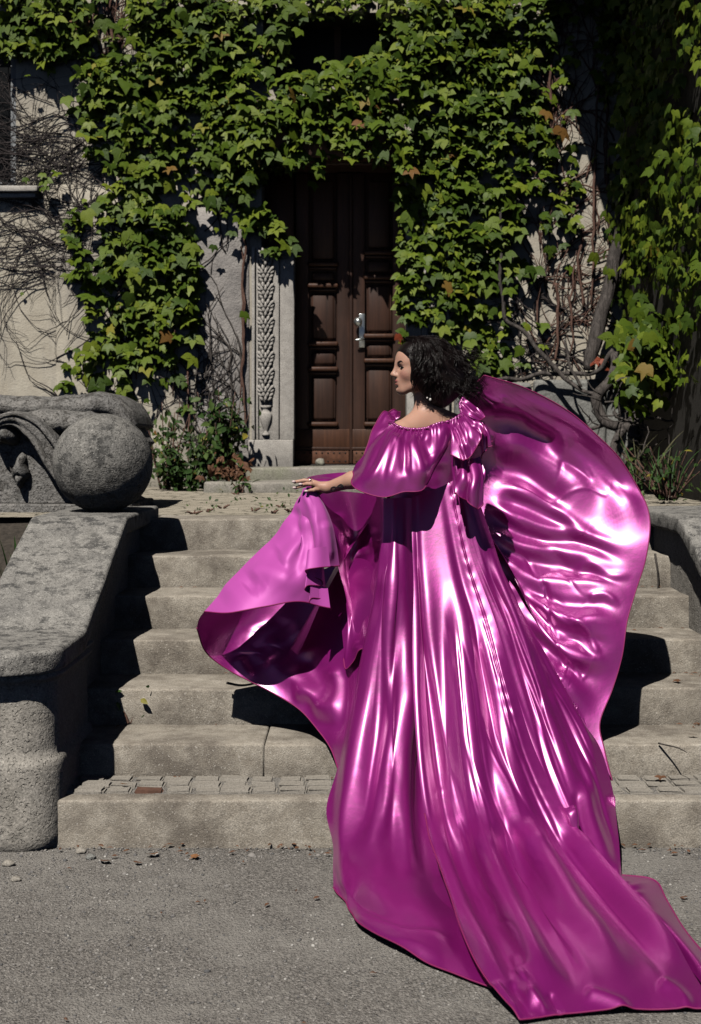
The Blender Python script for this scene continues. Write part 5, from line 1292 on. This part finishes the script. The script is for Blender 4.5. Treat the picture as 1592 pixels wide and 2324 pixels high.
loc = (bv - HC) @ HR; base = np.array([.62, .355, .265]); tint = np.tile(base, (len(bv), 1))
def paint(f, s, u, r, col, power=2.0, amt=1.0):
    global tint
    d = (((loc[:, 0] - f) / r[0]) ** 2 + ((loc[:, 1] - s) / r[1]) ** 2 + ((loc[:, 2] - u) / r[2]) ** 2) ** (power / 2); w = (amt * np.clip(1.25 - d, 0, 1))[:, None]; w = np.minimum(w * 1.6, amt); tint = tint * (1 - w) + np.array(col) * w
for sd in (1, -1): paint(.080, .038 * sd, -.004, (.030, .024, .024), (.55, .24, .20), 2, .55)       # warm cheeks
paint(.1075, 0, -.0265, (.014, .022, .0062), (.46, .12, .13)); paint(.1065, 0, -.0405, (.014, .019, .0066), (.48, .13, .13)); paint(.108, 0, -.0335, (.02, .021, .0020), (.05, .015, .015))
for sd in (1, -1): paint(.096, .031 * sd, .0335, (.02, .018, .007), (.40, .20, .17), 2, .5)          # eye shadow
at = o.data.attributes.new('tint', 'FLOAT_COLOR', 'POINT'); at.data.foreach_set('color', np.c_[tint, np.ones(len(tint))].ravel())
M['eye'] = plain('eye_white', (.70, .66, .62), .12); M['iris_eye'] = plain('iris_dark', (.025, .014, .010), .10); M['brow'] = plain('brow_hair', (.020, .012, .010), .7); M['nail'] = plain('nail', (.80, .62, .62), .18)
def person_part(g, name, mat, smooth=True): return keep(g.build(name, mat, None, smooth), person)
def sphere_geo(c, r, n=10, m=14, Rm=None):
    v = []; f = []
    for i in range(n + 1):
        for j in range(m):
            a, b = math.pi * i / n, 2 * math.pi * j / m; q = np.array([math.sin(a) * math.cos(b) * r[0], math.sin(a) * math.sin(b) * r[1], math.cos(a) * r[2]]); v.append(np.array(c) + (q if Rm is None else Rm @ q))
    for i in range(n):
        for j in range(m): f.append((i*m+j, (i+1)*m+j, (i+1)*m+(j+1) % m, i*m+(j+1) % m))
    return v, f
from mathutils.bvhtree import BVHTree
bvh = BVHTree.FromPolygons([tuple(v) for v in bv], [tuple(q) for q in bq])
def onface(s, u, lift=.0, skew=0.0):
    d = -HF - HS * skew; d = d / np.linalg.norm(d); hit = bvh.ray_cast(Vector(hd(.25, s + .16 * skew, u)), Vector(d)); return (np.array(hit[0]) - d * lift) if hit[0] is not None else hd(.09, s, u)
for s in (1, -1):
    k = .55 * s
    c = onface(.0305 * s, .0240, 0, k); ax = -( -HF - HS * k); ax = ax / np.linalg.norm(ax); sd = np.cross(HU, ax); Rm = np.c_[ax, sd, HU]
    g = Geo(); g.add(*sphere_geo(c - ax * .0015, (.0038, .0128, .0056), 12, 18, Rm)); person_part(g, 'eye', M['eye'])
    g = Geo(); g.add(*sphere_geo(c + ax * .0012 + HF * .001, (.0022, .0052, .0052), 10, 14, Rm)); person_part(g, 'iris', M['iris_eye'])
    arc = [onface((.0305 + q) * s, .0240 + h, .0012, k) for q, h in ((-.013, .000), (-.007, .0048), (.001, .0066), (.008, .0052), (.0145, .0018), (.019, .0030))]
    g = Geo(); g.tube(cr(arc, 20), [.0010, .0018, .0022, .0024, .0020, .0006], 6); person_part(g, 'eyelashes', M['brow'])
    arc = [onface((.0305 + q) * s, .0240 + h, .0008, k) for q, h in ((-.012, -.0012), (-.004, -.0052), (.005, -.0050), (.013, .0002))]
    g = Geo(); g.tube(cr(arc, 16), [.0006, .0009, .0009, .0007], 5); person_part(g, 'eyelashes', M['brow'])
    arc = [onface(q * s, h, .0010, k * .9) for q, h in ((.011, .0430), (.018, .0470), (.028, .0505), (.038, .0515), (.047, .0470))]
    g = Geo(); g.tube(cr(arc, 20), [.0012, .0026, .0028, .0022, .0007], 6); person_part(g, 'eyebrow', M['brow'])
for pts in ((669.5,1093.6,5.695), (685,1099.5,5.665), (671,1107.2,5.706), (698,1115,5.669)):
    g = Geo(); c = np.array(P(*pts)); g.add(*sphere_geo(c + np.array([-.004, -.0035, .001]), (.0085, .0050, .0052), 8, 10)); person_part(g, 'fingernail', M['nail'])
# ring, earring, tattoo
M['silver'] = plain('silver', (.8, .8, .78), .15, 1); M['pearl'] = plain('pearl', (.82, .78, .74), .15)
g = Geo(); c = np.array(P(706, 1091.5, 5.69)); ring = [c + .0108 * np.array([.25 * math.cos(a), math.cos(a), math.sin(a)]) for a in np.linspace(0, 2 * math.pi, 20)]; g.tube(ring, [.0018], 6); g.add(*sphere_geo(c + np.array([.0, -.009, .006]), (.003, .003, .003), 6, 8)); person_part(g, 'ring', M['silver'])
g = Geo(); c = np.array(P(977, 908, 5.715)); g.tube([c + np.array([0, 0, .03]), c + np.array([.001, 0, .012])], [.0012], 5); g.add(*sphere_geo(c + np.array([0, 0, .002]), (.0048, .0048, .0065), 8, 10)); person_part(g, 'earring', M['pearl'])
g = Geo(); c = np.array(P(970, 903, 5.715)); g.add(*sphere_geo(c, (.0035, .0035, .004), 8, 10)); person_part(g, 'earring', M['pearl'])
M['ink'] = plain('tattoo_ink', (.03, .028, .035), .6)
def Hz(px, py): return ((1040 + px / 3.618) / 1.608, (1680 + py / 3.618) / 1.608)
def on_skin(px, py, lift=.0006):
    d = (P(px, py, 5.0) - Vector((0, 0, CAM_H))).normalized(); hit = bvh.ray_cast(Vector((0, 0, CAM_H)), d)
    return None if hit[0] is None else np.array(hit[0] + hit[1] * lift)
g = Geo()
for line, r in ((((770,350),(745,332),(715,345),(685,375),(650,410),(618,420),(608,395),(630,370),(665,366),(690,376),(700,362),(706,378),(714,360),(722,382),(732,366)), .0017), (((735,365),(755,352),(772,362),(768,384),(748,392),(738,376),(755,368)), .0019), (((745,380),(765,372)), .0022)):
    pts = [on_skin(*Hz(q[0], q[1] - 18)) for q in cr(line, 60)]; pts = [q for q in pts if q is not None]
    if len(pts) > 3: g.tube(np.array(pts), [r], 5)
if g.n: person_part(g, 'tattoo', M['ink'])

# ---- hair
def mat_hair():
    t = NT('dark_hair'); n = t.noise(1.0, 3, .6, t.mapping((260, 260, 30))); col = t.ramp(n, (.3, (.003, .002, .002)), (.7, (.012, .006, .006)))
    m = t.out(col, .34, t.bump(n, .003, .6), .30); return m
M['hair'] = mat_hair()
def hair():
    F = Field(HC - np.array([.16, .17, .16]), HC + np.array([.24, .17, .14]), .006)
    E = lambda f, s, u, r, k=.03, sub=False: F.ell(hd(f, s, u), r, k, HR, sub)
    E(.010, 0, .068, (.098, .086, .082)); E(-.055, 0, .025, (.108, .106, .096)); E(-.095, .005, -.020, (.088, .100, .085)); E(-.02, .055, -.01, (.044, .042, .090)); E(-.02, -.055, -.01, (.044, .042, .090)); E(-.06, .01, -.085, (.065, .075, .055))
    E(.060, -.040, .060, (.042, .036, .050))
    F.ell(hd(.092, .022, -.002), (.066, .066, .072), .012, HR, True); F.ell(hd(.09, .0, -.10), (.09, .09, .06), .012, HR, True)
    V, Q = F.skin(); g = Geo(); g.add(V, Q.tolist()); rr = random.Random(5)
    tt = np.linspace(0, 1, 30)
    for i in range(150):
        a = rr.uniform(-2.7, 2.2)                     # round the head, 0 = near side, + towards the face
        if rr.random() < .2: a = rr.uniform(.3, 1.6)
        ca, sa = math.cos(a), math.sin(a); k = rr.uniform(.86, 1.12)
        st = hd(.038 + .035 * rr.random() * sa, .014 * ca, .150 - .010 * rr.random())
        end_u = rr.uniform(-.165, -.055) if sa < .3 else rr.uniform(-.13, -.05)
        fx = .060 * sa if sa > 0 else .156 * sa * k; sx = .104 * ca * k
        if sa > .35 and ca > -.2: fx, sx = .044 + rr.uniform(-.018, .016), .088 + rr.uniform(-.008, .010)
        if sa > .35 and ca <= -.2: fx, sx = .060 + rr.uniform(-.02, .016), -.072
        pts = [st, hd(fx * .55 + .016, sx * .62, .124 * k), hd(fx * .92 - .006, sx * .96, .062), hd(fx - .022, sx * 1.03, -.01), hd(fx - .040 - .03 * rr.random(), sx * .95, .5 * (end_u - .01)), hd(fx - .036 - .05 * rr.random(), sx * .80, end_u)]
        c0 = cr(pts, 30); ph = rr.uniform(0, 6.28); wv = rr.uniform(2.2, 3.8); am = rr.uniform(.012, .026); env = np.clip((tt - .10) * 1.7, 0, 1)
        c0 = c0 + (am * env * np.sin(tt * 6.28 * wv + ph))[:, None] * (HF * .8 + HS * .3)[None] + (am * env * np.cos(tt * 6.28 * wv + ph))[:, None] * (HS * ca - HF * sa)[None] * .8
        for q in range(12):
            off = np.array([rr.gauss(0, 1), rr.gauss(0, 1), rr.gauss(0, 1)]) * .0042; sp = .7 + 1.6 * abs(rr.gauss(0, .7)) * tt ** 1.4
            c = c0 + off[None] * sp[:, None]; n_ = rr.randint(24, 30); r0 = rr.uniform(.0009, .0022); g.tube(c[:n_], [r0 * .8, r0, r0, r0 * .8, .0003], 3)
    for i in range(130):                               # soft hairline and curls by the temple
        s0 = rr.uniform(-.03, .075); f0 = .093 - .55 * max(s0, 0) + rr.gauss(0, .004); u0 = .080 - .5 * max(s0 - .03, 0) + rr.gauss(0, .006); L_ = rr.uniform(.4, 1)
        pts = [hd(f0, s0, u0), hd(f0 - .012, s0 * 1.1 + .006, u0 + .022 * L_), hd(f0 - .045, s0 * 1.1 + .016, u0 + .016 * L_), hd(f0 - .075, s0 * 1.0 + .024, u0 - .025 * L_)]
        g.tube(cr(pts, 14), [.0004, .0012, .0014, .0008], 3)
    for i in range(46):
        f0 = rr.uniform(.030, .062); pts = [hd(f0 + .01, .055, .10), hd(f0 + .014, .078, .055), hd(f0 + .006 + rr.gauss(0, .005), .084, .02), hd(f0 + .012, .084, -.02 + rr.gauss(0, .01)), hd(f0 - .002 + rr.gauss(0, .006), .080, -.055 + rr.gauss(0, .015))]
        g.tube(cr(pts, 20), [.0008, .0018, .0020, .0015, .0004], 3)
    for i in range(160):                               # flyaway strands
        a = rr.uniform(-2.4, 1.2); ca, sa = math.cos(a), math.sin(a); u0 = rr.uniform(-.08, .11); rad = 1.06
        st = hd(-.055 + .115 * min(sa, .4) * rad - .02, .10 * ca * rad, u0); d = rr.uniform(.03, .07); dirv = HF * (sa * .8 - .5) + HS * ca * .8 + HU * rr.uniform(-.9, .3)
        p1 = st + dirv * d * .6; p2 = p1 + (dirv * .4 - HU * .6 + HF * rr.uniform(-.6, .2)) * d * .7; g.tube(cr([st - dirv * .02, st, p1, p2], 12), [.0012, .0004], 4)
    o = g.build('hair', M['hair']); keep(o, person)
hair()
# ================================================================ small things lying about
def fallen(x, y, z, size, mat, label, curl=1.0):
    v, f, _ = LEAVES[random.randrange(4)]; v = v.copy(); v[:, 2] += .5 * curl * (v[:, 0] ** 2 + .4 * (v[:, 1] + .4) ** 2)
    rz = random.uniform(0, 6.28); Rz = np.array([[math.cos(rz), -math.sin(rz), 0], [math.sin(rz), math.cos(rz), 0], [0, 0, 1]])
    p = np.array(G(x, y, z)); w = (v * size) @ Rz.T; w[:, 2] -= w[:, 2].min() - .002
    o = mesh_obj('fallen_leaf', w, f, mat, None, True); o.location = p; tag(o, label, 'leaf', 'fallen leaves'); return o
M['dry2'] = plain('dry_leaf_light', (.34, .16, .07), .7, nscale=40, namp=.5)
fallen(347, 1945, .004, 0.043, M['dry2'], 'curled light brown leaf on the gravel below the lowest step, left one')
fallen(446, 1948, .004, 0.036, M['dry2'], 'small brown leaf on the gravel midway along the lowest step')
fallen(238, 1960, .004, 0.043, M['dry'], 'reddish dry leaf on the gravel beside the newel')
fallen(310, 1962, .004, 0.032, M['dry'], 'crumpled dry leaf between newel and light brown leaf')
fallen(280, 1784, .186, 0.032, M['leaf'], 'green leaf lying on the cobbled tread')
fallen(1500, 1768, .188, 0.036, M['dry'], 'rusty leaf on the cobbled tread at right')
fallen(1540, 1548, .462, 0.036, M['dry'], 'dry leaf on a step by the right wall', .6)
fallen(1572, 1672, .310, 0.032, M['dry'], 'dry leaf on a lower step by the right wall', .6)
fallen(1555, 2040, .004, 0.025, M['dry'], 'dark shrivelled leaf on the gravel right of the train')
for (x, y, label, s) in ((330, 1940, 'rounded grey stone beside the newel foot', .035), (345, 1922, 'flat brown stone at the foot of the lowest step', .03)):
    pass
def stone(x, y, z, s, label, seed):
    bm = bmesh.new(); bmesh.ops.create_icosphere(bm, subdivisions=3, radius=1)
    for v in bm.verts: v.co *= 1 + .28 * mnoise.noise(v.co * 1.3 + Vector((seed, 0, 0))); v.co = Vector((v.co.x * s, v.co.y * s * .8, v.co.z * s * .62))
    o = bm_obj('stone', bm, M['sett' if seed < 3 else 'boulder'], None, True); p = G(x, y, z); o.location = (p.x, p.y, z + s * .4); tag(o, label, 'stone', 'loose stones')
stone(184, 1936, 0, .020, 'flat brownish stone in the corner of newel and lowest step', 1)
stone(206, 1950, 0, .018, 'rounded grey stone just below the lowest step at left', 4)
stone(20, 1965, 0, .022, 'pale flat stone at the foot of the newel', 2)
stone(36, 2000, 0, .018, 'pale rounded stone left on the gravel', 2.5)
p = P(728, 1047, 12.95); bm = bmesh.new(); bmesh.ops.create_icosphere(bm, subdivisions=3, radius=1)
for v in bm.verts: v.co *= 1 + .25 * mnoise.noise(v.co * 1.4); v.co = Vector((v.co.x * .045, v.co.y * .04, v.co.z * .04))
o = bm_obj('stone', bm, M['doorstep'], None, True); o.location = (p.x, 12.9, 1.30); tag(o, 'stone lying on the threshold against the door', 'stone', 'loose stones')
def twig(pts, r, label):
    g = Geo(); base = np.array(pts[0]); g.tube(wob([np.array(q) - base for q in pts], 16, .006, 3), [r, r * .7, r * .4], 6); o = g.build('twig', M['bark']); o.location = base; tag(o, label, 'twig', 'loose twigs')
twig([P(515, 1548, 5.95) , P(550, 1554, 5.93), P(600, 1550, 5.92), P(650, 1562, 5.88)], .006, 'dark twig on the step poking out under the raised skirt')
twig([P(1487, 1255, 7.15), P(1492, 1290, 7.13), P(1494, 1330, 7.12), P(1490, 1360, 7.10)], .006, 'dry twig leaning in the corner of a step by the right wall')
twig([G(1495, 1685, .312), G(1530, 1695, .311), G(1560, 1708, .310)], .004, 'thin twig on the tread right of the gown')
def sprig(x, y, Y, n, s, label, mat='shrub_leaf', seed=1):
    shrub('weed', label, 'weed', tuple(P(x, y, Y)), (.04 * s, .02), .09 * s, n, .035 * s, M[mat], seed, 4, group='small weeds')
sprig(294, 1642, 6.0, 10, 1.0, 'tiny weed sprouting in the corner of a shaded step')
rr = random.Random(3); spots = [(700, 1166), (660, 1160), (620, 1163), (575, 1158), (540, 1122), (505, 1152), (470, 1160), (440, 1164), (640, 1150)]
words = ['first', 'second', 'third', 'fourth', 'fifth', 'sixth', 'seventh', 'eighth', 'ninth']
for i, (x, y) in enumerate(sorted(spots)):
    q = G(x, y, 1.082); shrub('weed', 'small weed in the terrace paving, %s from the ball' % words[i], 'weed', (q.x, q.y, 1.078), (.06, .06), .022, 14, .024, M['shrub_leaf'], i + 3, 3, group='small weeds')
q = G(546, 1118, 1.085); shrub('weed', 'broad-leaved weed at the foot of the lower doorstep', 'weed', (q.x, q.y, 1.08), (.10, .05), .12, 26, .07, M['shrub_leaf'], 31, 5, group='small weeds')

# crumbs of leaf and twig blown against the steps and over the gravel
rr = random.Random(21); g = Geo()
for i in range(190):
    k = rr.random()
    if k < .45: x, y, z = rr.uniform(-1.1, 1.3), 5.25 - abs(rr.gauss(0, .07)), .012
    elif k < .58: x, y, z = rr.uniform(-1.2, 1.3), rr.uniform(3.6, 5.2), .012
    else:
        s_ = rr.randrange(6); x, y, z = rr.choice((rr.uniform(-1.1, 1.55), 1.58 - abs(rr.gauss(0, .10)))), STEP_Y[s_ + 1] - abs(rr.gauss(0, .03)) - .008, STEP_Z[s_] + .004
    a = rr.uniform(0, 6.28); L_ = rr.uniform(.006, .02); w_ = L_ * rr.uniform(.15, .6); c, s_ = math.cos(a), math.sin(a)
    v = [(x + c * L_, y + s_ * L_, z), (x - s_ * w_, y + c * w_, z + .003), (x - c * L_, y - s_ * L_, z + .001), (x + s_ * w_, y - c * w_, z + .002), (x, y, z + .006)]
    g.add(v, [(0, 1, 4), (1, 2, 4), (2, 3, 4), (3, 0, 4)])
o = g.build('leaf_litter', M['dry'], None, False); tag(o, 'crumbled brown leaf litter along the steps and gravel', 'litter', kind='stuff')
